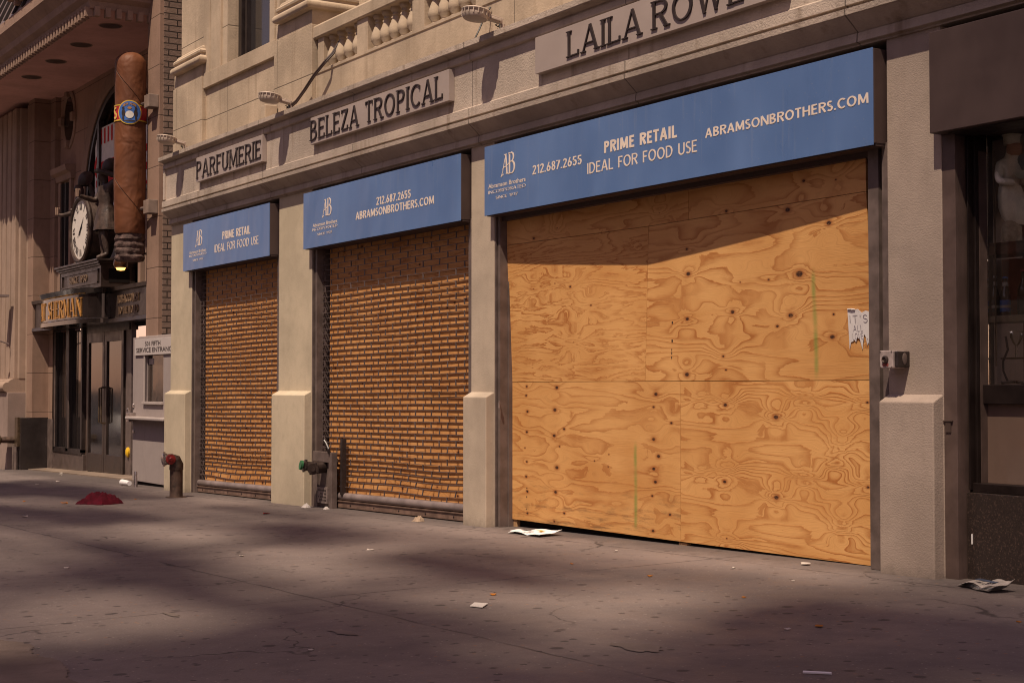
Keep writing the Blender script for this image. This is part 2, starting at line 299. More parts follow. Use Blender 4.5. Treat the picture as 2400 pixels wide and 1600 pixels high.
# ------------------------------------------------------------------ mesh builder
class MB:
    def __init__(s): s.v = []; s.f = []
    def add(s, vs, fs):
        b = len(s.v); s.v += [tuple(p) for p in vs]; s.f += [tuple(i+b for i in f) for f in fs]; return s
    def box(s, x0, x1, y0, y1, z0, z1):
        vs = [(x0,y0,z0),(x1,y0,z0),(x1,y1,z0),(x0,y1,z0),(x0,y0,z1),(x1,y0,z1),(x1,y1,z1),(x0,y1,z1)]
        return s.add(vs, [(0,3,2,1),(4,5,6,7),(0,1,5,4),(1,2,6,5),(2,3,7,6),(3,0,4,7)])
    def hexa(s, vs): # 8 points, bottom ring then top ring
        return s.add(vs, [(0,3,2,1),(4,5,6,7),(0,1,5,4),(1,2,6,5),(2,3,7,6),(3,0,4,7)])
    def prism(s, poly, a0, a1, ax='y'):
        """poly in the two other axes (x,z / y,z / x,y) extruded along ax"""
        def P(p, a): return {'y': (p[0], a, p[1]), 'x': (a, p[0], p[1]), 'z': (p[0], p[1], a)}[ax]
        n = len(poly); vs = [P(p, a0) for p in poly]+[P(p, a1) for p in poly]
        fs = [tuple(range(n)), tuple(range(2*n-1, n-1, -1))]+[(i, i+n, (i+1) % n+n, (i+1) % n) for i in range(n)]
        return s.add(vs, fs)
    def tube(s, pts, r, n=10, cap=True):
        pts = [Vector(p) for p in pts]; rs = r if isinstance(r, (list, tuple)) else [r]*len(pts)
        rings = []; prev = None
        for i, p in enumerate(pts):
            d = (pts[min(i+1, len(pts)-1)]-pts[max(i-1, 0)]).normalized()
            if prev is None:
                u = d.orthogonal().normalized()
            else:
                u = (prev-d*prev.dot(d)); u = u.normalized() if u.length > 1e-6 else d.orthogonal().normalized()
            prev = u; w = d.cross(u)
            rings.append([p+(u*math.cos(2*math.pi*k/n)+w*math.sin(2*math.pi*k/n))*rs[i] for k in range(n)])
        vs = [q for ring in rings for q in ring]; fs = []
        for i in range(len(pts)-1):
            for k in range(n): fs.append((i*n+k, i*n+(k+1) % n, (i+1)*n+(k+1) % n, (i+1)*n+k))
        if cap: fs.append(tuple(range(n-1, -1, -1))); fs.append(tuple((len(pts)-1)*n+k for k in range(n)))
        return s.add(vs, fs)
    def lathe(s, prof, c, n=24, ax='z', cap=True, sx=1.0, sy=1.0):
        """prof: list of (radius, along axis); c centre"""
        vs = []; fs = []
        for r, h in prof:
            for k in range(n):
                a = 2*math.pi*k/n; p, q = r*math.cos(a)*sx, r*math.sin(a)*sy
                vs.append({'z': (c[0]+p, c[1]+q, c[2]+h), 'y': (c[0]+p, c[1]+h, c[2]+q), 'x': (c[0]+h, c[1]+p, c[2]+q)}[ax])
        for i in range(len(prof)-1):
            for k in range(n): fs.append((i*n+k, i*n+(k+1) % n, (i+1)*n+(k+1) % n, (i+1)*n+k))
        if cap: fs.append(tuple(range(n))); fs.append(tuple((len(prof)-1)*n+k for k in range(n)))
        return s.add(vs, fs)
    def sweep_x(s, prof, x0, x1, ret=0.0, cuts=1):
        """closed profile of (y, z) swept along x; ends capped"""
        return s.prism(prof, x0, x1, 'x')
    def build(s, name, mat, parent=None, smooth=False, bevel=0.0, loc=None, recalc=True):
        off = Vector(loc) if loc is not None else (Vector(parent.get('base', (0, 0, 0))) if parent else Vector((0, 0, 0)))
        me = bpy.data.meshes.new(name)
        me.from_pydata([tuple(Vector(p)-off) for p in s.v], [], s.f); me.update()
        if recalc:
            b = bmesh.new(); b.from_mesh(me); bmesh.ops.recalc_face_normals(b, faces=b.faces); b.to_mesh(me); b.free()
        me.materials.append(M[mat] if isinstance(mat, str) else mat)
        if smooth:
            for p in me.polygons: p.use_smooth = True
            me.set_sharp_from_angle(angle=R(40))
        o = bpy.data.objects.new(name, me); COL.objects.link(o)
        if parent: o.parent = parent; o['base'] = tuple(off)
        else: o.location = off; o['base'] = tuple(off)
        if bevel:
            m = o.modifiers.new('bevel', 'BEVEL'); m.width = bevel; m.segments = 2; m.limit_method = 'ANGLE'; m.angle_limit = R(35)
        return o

def tag(o, label, cat, group=None, kind=None):
    if label: o['label'] = label
    if cat: o['category'] = cat
    if group: o['group'] = group
    if kind: o['kind'] = kind
    return o
def thing(name, label, cat, base, group=None):
    o = bpy.data.objects.new(name, None); COL.objects.link(o); o.location = base; o['base'] = tuple(base); o.empty_display_size = 0.1
    return tag(o, label, cat, group)
def struct(o): o['kind'] = 'structure'; return o

# ------------------------------------------------------------------ lettering
def arc(cx, cy, rx, ry, a0, a1, n=14):
    return [(cx+rx*math.cos(R(a0+(a1-a0)*i/n)), cy+ry*math.sin(R(a0+(a1-a0)*i/n))) for i in range(n+1)]
def glyph(ch, h):
    """strokes of a capital, cap height 1, h = half of the heavy stroke: list of (points, weight 1 heavy / 0 light / None by direction), serif feet, advance"""
    T, B = 1-h*0.8, h*0.8; s = []; f = []; w = 0.6
    def stem(x): s.append(([(x, 0), (x, 1)], 1)); f.extend([(x, 0), (x, 1)])
    if ch == 'I': w = 2*h; stem(h)
    elif ch == 'L': w = .48; stem(h); s.append(([(h, B), (w, B)], 0)); f.append((w, .06, 'v'))
    elif ch == 'E': w = .50; stem(h); s += [([(h, T), (w*.95, T)], 0), ([(h, .53), (w*.85, .53)], 0), ([(h, B), (w, B)], 0)]; f += [(w*.95, .94, 'v'), (w, .06, 'v')]
    elif ch == 'F': w = .46; stem(h); s += [([(h, T), (w, T)], 0), ([(h, .52), (w*.85, .52)], 0)]; f.append((w, .94, 'v'))
    elif ch == 'H': w = .66; stem(h); stem(w-h); s.append(([(h, .52), (w-h, .52)], 0))
    elif ch == 'T': w = .54; s += [([(w/2, 0), (w/2, 1)], 1), ([(0, T), (w, T)], 0)]; f += [(w/2, 0), (.02, .94, 'v'), (w-.02, .94, 'v')]
    elif ch == 'A': w = .70; s += [([(h*.7, 0), (w/2, 1)], 0), ([(w/2, 1), (w-h, 0)], 1), ([(w*.2, .32), (w*.8, .32)], 0)]; f += [(h*.7, 0), (w-h, 0)]
    elif ch == 'V': w = .68; s += [([(h, 1), (w/2, 0)], 1), ([(w/2, 0), (w-h, 1)], 0)]; f += [(h, 1), (w-h, 1)]
    elif ch == 'N': w = .70; s += [([(h*.8, 0), (h*.8, 1)], 0), ([(h, 1), (w-h, 0)], 1), ([(w-h*.8, 0), (w-h*.8, 1)], 0)]; f += [(h*.8, 0), (h*.8, 1), (w-h*.8, 1)]
    elif ch == 'M': w = .84; s += [([(h, 0), (h*1.3, 1)], 0), ([(h*1.3, 1), (w/2, .1)], 1), ([(w/2, .1), (w-h*1.3, 1)], 0), ([(w-h*1.3, 1), (w-h, 0)], 1)]; f += [(h, 0), (w-h, 0), (h*1.3, 1), (w-h*1.3, 1)]
    elif ch == 'W': w = .98; s += [([(h, 1), (w*.28, 0)], 1), ([(w*.28, 0), (w/2, 1)], 0), ([(w/2, 1), (w*.72, 0)], 1), ([(w*.72, 0), (w-h, 1)], 0)]; f += [(h, 1), (w/2, 1), (w-h, 1)]
    elif ch == 'Z': w = .54; s += [([(0, T), (w, T)], 0), ([(w-h*.6, T), (h*.6, B)], 1), ([(0, B), (w, B)], 0)]; f += [(.03, .93, 'v'), (w-.02, .07, 'v')]
    elif ch == 'R': w = .60; stem(h); s += [([(h, T), (.28, T)]+arc(.30, .74, .24, .26-h*.8, 90, -90)+[(h, .48+h*.8)], None), ([(.30, .5), (w-h*.6, 0)], 1)]; f += [(w-h*.6, 0)]
    elif ch == 'P': w = .54; stem(h); s += [([(h, T), (.26, T)]+arc(.27, .73, w-.27-h, .27-h*.8, 90, -90)+[(h, .46+h*.8)], None)]
    elif ch == 'B': w = .58; stem(h); s += [([(h, T), (.26, T)]+arc(.26, .76, .48-.26-h*.4, .24-h*.8, 90, -90)+[(h, .52+h*.8)], None), ([(h, .52), (.27, .52)]+arc(.27, .27, w-.27-h, .27-h*.8, 90, -90)+[(h, B)], None)]
    elif ch == 'D': w = .66; stem(h); s += [([(h, T), (.24, T)]+arc(.24, .5, w-.24-h, .5-h*.8, 90, -90, 20)+[(h, B)], None)]
    elif ch == 'O': w = .78; s.append((arc(w/2, .5, w/2-h, .5-h*.8, 0, 360, 32), None))
    elif ch == 'C': w = .66; s.append((arc(.39, .5, .39-h, .5-h*.8, 48, 312, 26), None)); f += [(.63, .84, 'v')]
    elif ch == 'S': w = .46; s.append((arc(w/2, .745, w/2-h*.9, .255-h*.8, 35, 270, 16)+arc(w/2, .245+h*.2, w/2-h*.7, .265-h*.8, 90, -150, 18), None)); f += [(w*.9, .86, 'v'), (.03, .14, 'v')]
    elif ch == 'U': w = .62; s += [([(h, 1), (h, .3)]+arc(w/2, .3, w/2-h, .3-h*.8, 180, 360, 16)+[(w-h, .3), (w-h, 1)], None)]; f += [(h, 1), (w-h, 1)]
    elif ch == 'K': w = .60; stem(h); s += [([(h*2, .42), (w-h, 1)], 0), ([(.22, .55), (w-h*.6, 0)], 1)]; f += [(w-h, 1), (w-h*.6, 0)]
    elif ch == 'Y': w = .60; s += [([(h*.7, 1), (w/2, .45)], 1), ([(w-h*.7, 1), (w/2, .45)], 0), ([(w/2, 0), (w/2, .47)], 1)]; f += [(w/2, 0)]
    elif ch == '1': w = .30; s += [([(w-h, 0), (w-h, 1)], 1), ([(.02, .80), (w-h, .97)], 0)]
    elif ch == '2': w = .50; s.append((arc(w/2, .72, w/2-h, .28-h*.8, 165, -35, 14)+[(h, B)], 1)); s.append(([(0, B), (w, B)], 0))
    elif ch == '3': w = .48; s += [(arc(w/2, .75, w/2-h*1.2, .25-h*.8, 150, -90, 12), 1), (arc(w/2, .27, w/2-h, .27-h*.8, 90, -150, 14), 1)]
    elif ch == '5': w = .50; s += [([(w*.9, T), (.12, T), (.07, .5)]+arc(w*.46, .32, w*.54-h, .32-h*.8, 140, -150, 16), 1)]
    elif ch == '6': w = .52; s += [(arc(w/2, .30, w/2-h, .30-h*.8, 0, 360, 22), 1), ([(.07, .36), (w*.62, 1)], 1)]
    elif ch == '7': w = .48; s += [([(0, T), (w-h*.5, T), (w*.25, 0)], 1)]
    elif ch == '8': w = .50; s += [(arc(w/2, .75, w/2-h*1.3, .25-h*.8, 0, 360, 20), 1), (arc(w/2, .27, w/2-h, .27-h*.8, 0, 360, 20), 1)]
    elif ch == '9': w = .52; s += [(arc(w/2, .70, w/2-h, .30-h*.8, 0, 360, 22), 1), ([(w-.07, .64), (w*.38, 0)], 1)]
    elif ch == '0': w = .56; s.append((arc(w/2, .5, w/2-h, .5-h*.8, 0, 360, 24), 1))
    elif ch == '.': w = 2.2*h; s.append(([(0.1*h, h), (2.1*h, h)], 1))
    elif ch == "'": w = h*2; s.append(([(h, .75), (h, 1)], 1))
    elif ch == ' ': w = .34
    return s, f, w
def ribbon(mb, pts, wid, place, depth, lift):
    """extruded stroke; place(u, v, d) -> world point with d out of the board"""
    n = len(pts); L = []; Rr = []
    closed = n > 3 and math.dist(pts[0], pts[-1]) < 1e-6
    for i, p in enumerate(pts):
        if closed and i in (0, n-1): a, b = pts[n-2], pts[1]
        else: a, b = pts[max(i-1, 0)], pts[min(i+1, n-1)]
        dx, dy = b[0]-a[0], b[1]-a[1]; l = math.hypot(dx, dy) or 1; dx /= l; dy /= l
        k = wid(dx, dy)/2
        if 0 < i < n-1:
            d1 = (p[0]-pts[i-1][0], p[1]-pts[i-1][1]); l1 = math.hypot(*d1) or 1
            cs = abs((d1[0]*dx+d1[1]*dy)/l1); k /= max(cs, 0.6)
        L.append((p[0]-dy*k, p[1]+dx*k)); Rr.append((p[0]+dy*k, p[1]-dx*k))
    vs = []
    for q in L: vs.append(place(q[0], q[1], depth+lift))
    for q in Rr: vs.append(place(q[0], q[1], depth+lift))
    for q in L: vs.append(place(q[0], q[1], 0))
    for q in Rr: vs.append(place(q[0], q[1], 0))
    fs = []
    for i in range(n-1):
        fs += [(i, i+1, n+i+1, n+i), (2*n+i, 3*n+i, 3*n+i+1, 2*n+i+1), (i, 2*n+i, 2*n+i+1, i+1), (n+i, n+i+1, 3*n+i+1, 3*n+i)]
    if not closed: fs += [(0, n, 3*n, 2*n), (n-1, 3*n-1, 4*n-1, 2*n-1)]
    mb.add(vs, fs)
def text(mb, txt, place, x0, x1, z0, z1, heavy=0.13, light=None, serif=False, depth=0.003, track=0.12, cap=None):
    """capitals fitted in x0..x1, z0..z1; place(x, z, out)"""
    mono = light is None
    X = -track
    for ch in txt: X += glyph(ch, heavy/2)[2]+track
    heavy *= max(.6, min(1.4, ((z1-z0)/((x1-x0)/X))**.6)) if serif else 1.0; light = heavy if mono else light
    h = heavy/2
    items = []; X = 0.0
    for ch in txt:
        s, f, w = glyph(ch, h); items.append((X, s, f)); X += w+track
    X -= track; kx = (x1-x0)/X; kz = z1-z0; cnt = 0
    for gx, s, f in items:
        for pts, kind in s:
            def wid(dx, dy, kind=kind):
                if kind == 1: return heavy
                if kind == 0: return light
                return light+(heavy-light)*abs(dy)**1.3
            cnt += 1
            ribbon(mb, [(a, b) for a, b in pts], wid, lambda u, v, d, gx=gx: place(x0+(gx+u)*kx, z0+v*kz, d), depth, 0.00012*(cnt % 9))
        if serif:
            for q in f:
                cnt += 1
                if len(q) == 3:
                    e = 0.11 if q[1] > .5 else -0.11
                    pp = [(q[0], q[1]-e*1.2), (q[0], q[1]+e*.35)]; sw = 0.05
                else:
                    zz = 0.022 if q[1] < .5 else 0.978
                    pp = [(q[0]-heavy*.5-.075, zz), (q[0]+heavy*.5+.075, zz)]; sw = 0.044
                ribbon(mb, pp, lambda dx, dy, sw=sw: sw, lambda u, v, d, gx=gx: place(x0+(gx+u)*kx, z0+v*kz, d), depth, 0.00012*(cnt % 9)+0.0002)
    return mb
def front(y): return lambda x, z, d: (x, y-d, z)

def small_text(body, parent, name, mat, place, x0, x1, z0, z1, offset=0.0):
    """lettering in Blender's built-in face, for small print; becomes a flat mesh"""
    cu = bpy.data.curves.new('t', 'FONT'); cu.body = body; cu.offset = offset; cu.resolution_u = 3
    ob = bpy.data.objects.new('t', cu); COL.objects.link(ob)
    dg = bpy.context.evaluated_depsgraph_get(); me = bpy.data.meshes.new_from_object(ob.evaluated_get(dg))
    bpy.data.objects.remove(ob); bpy.data.curves.remove(cu)
    xs = [v.co.x for v in me.vertices]; ys = [v.co.y for v in me.vertices]
    ax, bx, ay, by = min(xs), max(xs), min(ys), max(ys)
    mb = MB(); off = 0.0014
    mb.v = [place(x0+(v.co.x-ax)/(bx-ax)*(x1-x0), z0+(v.co.y-ay)/(by-ay)*(z1-z0), off) for v in me.vertices]
    mb.f = [tuple(p.vertices) for p in me.polygons]
    bpy.data.meshes.remove(me)
    return mb.build(name, mat, parent, recalc=False) if parent else mb

# ------------------------------------------------------------------ skin figures
def skin(name, pts, edges, mat, parent, sub=2):
    """pts: {name: (x, y, z, r)} with the first one the root"""
    off = Vector(parent.get('base', (0, 0, 0))) if parent else Vector((0, 0, 0))
    keys = list(pts); me = bpy.data.meshes.new(name)
    me.from_pydata([tuple(Vector(pts[k][:3])-off) for k in keys], [(keys.index(a), keys.index(b)) for a, b in edges], [])
    me.materials.append(M[mat] if isinstance(mat, str) else mat)
    o = bpy.data.objects.new(name, me); COL.objects.link(o); o.parent = parent
    o['base'] = tuple(off)
    sk = o.modifiers.new('skin', 'SKIN'); sk.use_smooth_shade = True
    for i, k in enumerate(keys):
        r = pts[k][3]; r = (r, r) if not isinstance(r, tuple) else r
        me.skin_vertices[0].data[i].radius = r; me.skin_vertices[0].data[i].use_root = (i == 0)
    ss = o.modifiers.new('sub', 'SUBSURF'); ss.levels = sub; ss.render_levels = sub
    return o
def gz(x, y): return -0.0655+0.0185*x+0.015*y     # the pavement's fall
# ================================================================== ground
def sheet(name, x0, x1, y0, y1, nx, ny, mat, lift=0.0):
    mb = MB()
    for j in range(ny+1):
        for i in range(nx+1):
            x = x0+(x1-x0)*i/nx; y = y0+(y1-y0)*j/ny; mb.v.append((x, y, gz(x, y)+lift))
    for j in range(ny):
        for i in range(nx):
            a = j*(nx+1)+i; mb.f.append((a, a+1, a+nx+2, a+nx+1))
    return struct(mb.build(name, mat, recalc=False))
def gz(x, y):
    xx = max(-60, min(30, x)); yy = max(-9, min(3, y)); return -0.0655+0.0185*xx+0.015*yy
sheet('pavement', -60, 30, -8.6, 3.0, 60, 12, 'pavement')
mb = MB()   # road and kerb behind the camera, and the ground on to the horizon
mb.add([(-60, -25, gz(-60, -9)-0.14), (30, -25, gz(30, -9)-0.14), (30, -8.74, gz(30, -9)-0.14), (-60, -8.74, gz(-60, -9)-0.14)], [(0, 1, 2, 3)])
struct(mb.build('road', 'asphalt', recalc=False))
mb = MB()
a, b = gz(-60, -8.6), gz(30, -8.6)
mb.hexa([(-60, -8.74, a-.3), (30, -8.74, b-.3), (30, -8.6, b-.3), (-60, -8.6, a-.3), (-60, -8.74, a), (30, -8.74, b), (30, -8.6, b), (-60, -8.6, a)])
struct(mb.build('kerb', 'light_concrete'))
mb = MB(); mb.add([(-900, -900, -1.6), (900, -900, -1.6), (900, 900, -1.6), (-900, 900, -1.6)], [(0, 1, 2, 3)])
struct(mb.build('ground', 'asphalt', recalc=False))
# pale concrete patch let into the pavement
rnd = random.Random(3)
edge = [(2.6, -5.30), (3.683, -5.331), (3.944, -5.244), (4.10, -5.29), (4.26, -5.317), (4.5, -5.27), (4.735, -5.296), (4.95, -5.36), (5.143, -5.357), (5.6, -5.42), (5.6, -7.0), (2.6, -7.0)]
fin = []
for i in range(len(edge)):
    p, q = edge[i], edge[(i+1) % len(edge)]
    for k in range(10):
        t = k/10; jt = 0.012 if i < 9 else 0
        x, y = p[0]+(q[0]-p[0])*t+rnd.uniform(-jt, jt), p[1]+(q[1]-p[1])*t+rnd.uniform(-jt, jt); fin.append((x, y, gz(x, y)+0.005))
mb = MB(); mb.add(fin, [tuple(range(len(fin)))]); struct(mb.build('concrete_patch', 'light_concrete', recalc=False))
# worn pale scrapes on the flags
for px_, py_, w_, d_, s_ in ((4.6, -3.9, .16, .05, 1), (3.4, -4.35, .12, .035, 2), (5.9, -3.05, .2, .1, 4)):
    rnd = random.Random(s_); pts = []
    for k in range(28):
        a = 2*math.pi*k/28; r = rnd.uniform(.6, 1.0); x, y = px_+w_*r*math.cos(a), py_+d_*r*math.sin(a); pts.append((x, y, gz(x, y)+0.004))
    mb = MB(); mb.add(pts, [tuple(range(28))]); struct(mb.build('pavement_scrape', 'pavement_worn', recalc=False))
# low step in front of the tobacconist's doors
mb = MB(); c = [(-17.45, 0.32), (-10.5, 0.32), (-10.5, 0.8), (-17.45, 0.8)]
mb.hexa([(x, y, gz(x, y)-.1) for x, y in c]+[(x, y, gz(x, y)+.02) for x, y in c]); struct(mb.build('entrance_step', 'step_stone'))

# ================================================================== the stone building
PF = -0.14                                    # face of the piers
B = thing('stone_building', 'pale limestone building with stucco piers, long cornice and balustrade over boarded shopfronts', 'building', (0, 0, 0))
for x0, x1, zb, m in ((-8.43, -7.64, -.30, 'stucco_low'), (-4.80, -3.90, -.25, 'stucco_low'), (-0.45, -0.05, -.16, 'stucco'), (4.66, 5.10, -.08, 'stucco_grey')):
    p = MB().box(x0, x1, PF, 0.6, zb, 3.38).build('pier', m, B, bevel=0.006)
    y1 = PF-0.085
    mb = MB(); mb.prism([(PF+.01, zb), (y1, zb), (y1, 1.085), (PF+.01, 1.135)], x0-.004, x1-.004, 'x')
    mb.build('plinth', m, p, bevel=0.008)
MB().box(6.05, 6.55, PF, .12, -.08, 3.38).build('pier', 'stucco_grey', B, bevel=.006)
# band and cornice over the openings
XL, XR = -8.41, 9.5
c = MB().sweep_x([(.6, 3.37), (-.155, 3.37), (-.155, 3.382), (-.185, 3.39), (-.178, 3.45), (.6, 3.45)], XL, XR).build('lintel_band', 'cornice', B)
cn = MB().sweep_x([(.6, 3.452), (-.17, 3.452), (-.280, 3.545), (-.290, 3.55), (-.294, 3.588), (-.262, 3.594), (-.262, 3.608), (-.286, 3.612), (-.286, 3.690), (-.258, 3.700), (-.246, 3.712), (-.246, 4.122), (-.270, 4.128), (-.276, 4.136), (-.276, 4.188), (-.262, 4.192), (-.262, 4.205), (-.29, 4.222), (-.336, 4.228), (-.342, 4.235), (-.342, 4.285), (-.31, 4.296), (.6, 4.296)], XL, XR).build('cornice', 'cornice', B)
mb = MB()
mb.box(XL, XL+.06, -.27, -.2455, 3.716, 4.118)
mb.build('end_fillet', 'cornice', cn)
# upper storey
mb = MB()
mb.box(-7.36, -4.98, -.07, .5, 4.29, 5.08)          # panel under the window
mb.box(-7.36, -6.59, -.07, .5, 5.26, 9.0); mb.box(-5.27, -4.98, -.07, .5, 5.26, 9.0)
mb.box(-4.0, 9.5, .45, .6, 4.29, 9.0)
mb.build('upper_wall', 'stone', B)
MB().box(-8.43, 30, .0, 6, 9.0, 46).build('tower_wall', 'brownstone', B)
mb = MB(); mb.box(-7.34, -4.985, -.115, -.06, 5.075, 5.27); s_ = mb.build('window_sill', 'stone_plain', B, bevel=.004)
mb = MB()
for x0, x1, d in ((-7.36, -7.16, .03), (-7.16, -6.92, .018), (-6.92, -6.78, .03), (-5.2, -5.06, .03)): mb.box(x0, x1, -.07-d, -.069, 5.272, 9.0)
mb.build('window_surround', 'stone_plain', B, bevel=.004)
w_ = MB().box(-6.59, -5.27, .16, .18, 5.2, 9.0).build('window', 'upper_glass', B)
mb = MB(); mb.box(-6.59, -6.49, .07, .16, 5.2, 9); mb.box(-6.45, -6.39, .10, .16, 5.2, 9); mb.box(-5.36, -5.27, .07, .16, 5.2, 9); mb.box(-6.49, -5.36, .10, .16, 5.2, 5.32)
mb.build('frame', 'dark', w_)
for x0, x1, sx0, sx1 in ((-8.43, -7.335, -8.22, -7.37), (-5.0, -3.945, -4.76, -4.02)):
    p = MB().box(x0, x1, -.13, .5, 4.29, 5.235).box(x0+.02, x1-.02, -.12, .5, 5.235, 5.42).build('pilaster', 'stone', B, bevel=.005)
    prof = []
    def mould(z, o): return [(sx0-o, -.09-o, z), (sx1+o, -.09-o, z), (sx1+o, .5, z), (sx0-o, .5, z)]
    steps = [(5.40, .05), (5.415, .14), (5.44, .165), (5.475, .165), (5.50, .14), (5.515, .10), (5.535, .095), (5.55, .12), (5.575, .125), (5.595, .105), (5.605, .075), (5.625, .07), (5.645, .05), (5.66, 0)]
    mb = MB()
    for z, o in steps: mb.v += mould(z, o*.72)
    for i in range(len(steps)-1):
        for k in range(4): mb.f.append((i*4+k, i*4+(k+1) % 4, i*4+4+(k+1) % 4, i*4+4+k))
    mb.build('base_moulding', 'stone_plain', p, smooth=True)
    MB().box(sx0, sx1, -.09, .5, 5.655, 9.0).build('shaft', 'stone', p, bevel=.004)
# balustrade
bal = MB().sweep_x([(-.06, 4.29), (-.08, 4.29), (-.08, 4.66), (-.09, 4.67), (-.09, 4.70), (.10, 4.70), (.10, 4.29)], -3.94, 0.05).build('balustrade', 'stone_plain', B)
MB().sweep_x([(-.10, 5.06), (-.115, 5.075), (-.115, 5.19), (-.095, 5.215), (.10, 5.215), (.115, 5.19), (.115, 5.075), (.10, 5.06)], -3.945, 0.2).build('rail', 'stone_plain', bal, bevel=.003)
for x0, x1 in ((-3.885, -3.735), (-2.91, -2.665), (-1.69, -1.445), (-.47, -.22)):
    MB().box(x0, x1, -.083, .09, 4.70, 5.062).build('post', 'stone_plain', bal, bevel=.003)
prof = [(.062, 0), (.062, .018), (.048, .026), (.048, .034), (.080, .085), (.084, .115), (.074, .165), (.050, .225), (.036, .265), (.040, .272), (.050, .280), (.040, .290), (.036, .30), (.060, .325), (.062, .362)]
b0 = None
for x0, x1, n_ in ((-3.735, -2.91, 4), (-2.665, -1.69, 5), (-1.445, -.47, 5)):
    for k in range(n_):
        x = x0+(x1-x0)*(k+.5)/n_
        if b0 is None:
            mb = MB(); mb.lathe(prof, (x, 0.0, 4.70), 20); b0 = mb.build('baluster', 'stone_plain', bal, smooth=True); bx = x
        else:
            o = b0.copy(); COL.objects.link(o); o.parent = bal; o.location = (x-bx, 0, 0)
MB().box(.06, 9.5, -.085, .5, 4.29, 9.0).build('parapet_wall', 'stone', B)
MB().box(-4.98, -4.86, -.30, -.14, 4.296, 4.46).build('cap_block', 'stone_plain', B, bevel=.01)

# dark recess behind every opening
mb = MB()
mb.box(-7.64, -4.80, .45, .5, -.3, 3.4); mb.box(-3.9, -.45, .45, .5, -.2, 3.4); mb.box(-.05, 4.66, .45, .5, -.2, 3.4)
mb.build('rear_partition', 'void', B)
# guide rails: folded steel channels each side of an opening
def rail(x0, x1, z0, side, parent, w=0.13):
    """side +1: opening lies at +x of the rail"""
    mb = MB()
    if side > 0: a = [(x0, .06), (x0, PF+.005), (x0+w*.22, PF+.005), (x0+w*.22, PF+.06), (x0+w*.42, PF+.06), (x0+w*.42, PF+.02), (x0+w*.82, PF+.02), (x0+w*.82, -.035), (x0+w, -.035), (x0+w, .06)]
    else: a = [(x1, .06), (x1, PF+.005), (x1-w*.22, PF+.005), (x1-w*.22, PF+.06), (x1-w*.42, PF+.06), (x1-w*.42, PF+.02), (x1-w*.82, PF+.02), (x1-w*.82, -.055), (x1-w, -.055), (x1-w, .06)]
    mb.prism(a, z0, 2.72, 'z'); return mb.build('guide_rail', 'steel_rail', parent)

# ------------------------------------------------------------------ sign boxes
SZ0, SZ1, SY = 2.697, 3.314, -.24
def sign_box(x0, x1, label, group='sign boxes over the shopfronts'):
    t = thing('sign_box', label, 'sign', (x0, SY, SZ0), group)
    MB().box(x0+.006, x1, SY+.006, .05, SZ0+.012, SZ1-.004).build('housing', 'housing', t, bevel=.003)
    MB().box(x0, x1-.004, SY-.002, SY+.0055, SZ0, SZ1).build('panel', 'blue', t, bevel=.0015)
    MB().box(x0+.01, x1-.004, SY+.02, .04, SZ0-.004, SZ0+.011).build('soffit_tray', 'housing', t)
    return t
F = front(SY-.0022)
def logo(t, x, z, s):
    """interlocked A and B over three lines of small print; x, z bottom centre of the monogram, s its height"""
    mb = MB(); P = lambda u, v, d: F(x+u*s, z+v*s, d)
    heavy = lambda dx, dy: .035+.085*abs(dy); thin = lambda dx, dy: .05
    for i, (pts, w) in enumerate((([(-.62, -.06), (-.48, .16), (-.30, .72), (-.20, .92)], thin), ([(-.22, .97), (-.16, .6), (-.10, .05)], heavy), ([(-.36, .97), (-.12, .97)], thin),
        ([(-.66, -.08), (-.42, .02)], thin), ([(-.20, .03), (.02, .03)], thin),
        ([(-.50, .26), (-.36, .36), (-.20, .38), (.0, .46), (.16, .56)], thin),
        ([(.14, .0), (.14, .95)], heavy), ([(.02, .99), (.16, 1.0), (.30, 1.0)]+arc(.30, .79, .20, .21, 90, -90, 10)+[(.16, .56)], lambda dx, dy: .04+.07*abs(dy)),
        ([(.16, .58), (.32, .57)]+arc(.33, .29, .25, .285, 85, -90, 12)+[(.14, .0), (-.02, .0)], lambda dx, dy: .04+.08*abs(dy)))):
        ribbon(mb, pts, w, P, .0015, .00015*i)
    mb.build('monogram', 'cream', t)
def print_line(t, body, x0, x1, z0, z1, off=0.0): small_text(body, t, 'lettering', 'cream', F, x0, x1, z0, z1, off)
def caps(t, body, x0, x1, z0, z1, heavy=.17): text(MB(), body, F, x0, x1, z0, z1, heavy=heavy, depth=.0015).build('lettering', 'cream', t)

tA = sign_box(-7.69, -4.845, 'smallest blue sign box, reading PRIME RETAIL, over the narrow shutter next to the service door')
logo(tA, -7.12, 3.0, .19)
print_line(tA, 'Abramson Brothers', -7.46, -6.85, 2.905, 2.945, .02); caps(tA, 'INCORPORATED', -7.46, -6.85, 2.866, 2.893, .09); caps(tA, 'SINCE 1937', -7.33, -6.955, 2.806, 2.83, .10)
caps(tA, 'PRIME RETAIL', -6.305, -5.415, 3.005, 3.102, .18); caps(tA, 'IDEAL FOR FOOD USE', -6.566, -5.165, 2.862, 2.958, .115)
tB = sign_box(-3.905, -.468, 'middle blue sign box with phone number and web address over the wider shutter')
logo(tB, -3.30, 3.018, .178)
print_line(tB, 'Abramson Brothers', -3.655, -3.046, 2.918, 2.958, .02); caps(tB, 'INCORPORATED', -3.672, -3.045, 2.876, 2.904, .09); caps(tB, 'SINCE 1937', -3.537, -3.172, 2.819, 2.843, .10)
caps(tB, '212.687.2655', -2.145, -1.422, 3.009, 3.087, .16); caps(tB, 'ABRAMSONBROTHERS.COM', -2.607, -.963, 2.903, 2.98, .16)
tC = sign_box(-.05, 4.645, 'longest blue sign box over the tall bare plywood hoarding')
logo(tC, .345, 3.03, .178)
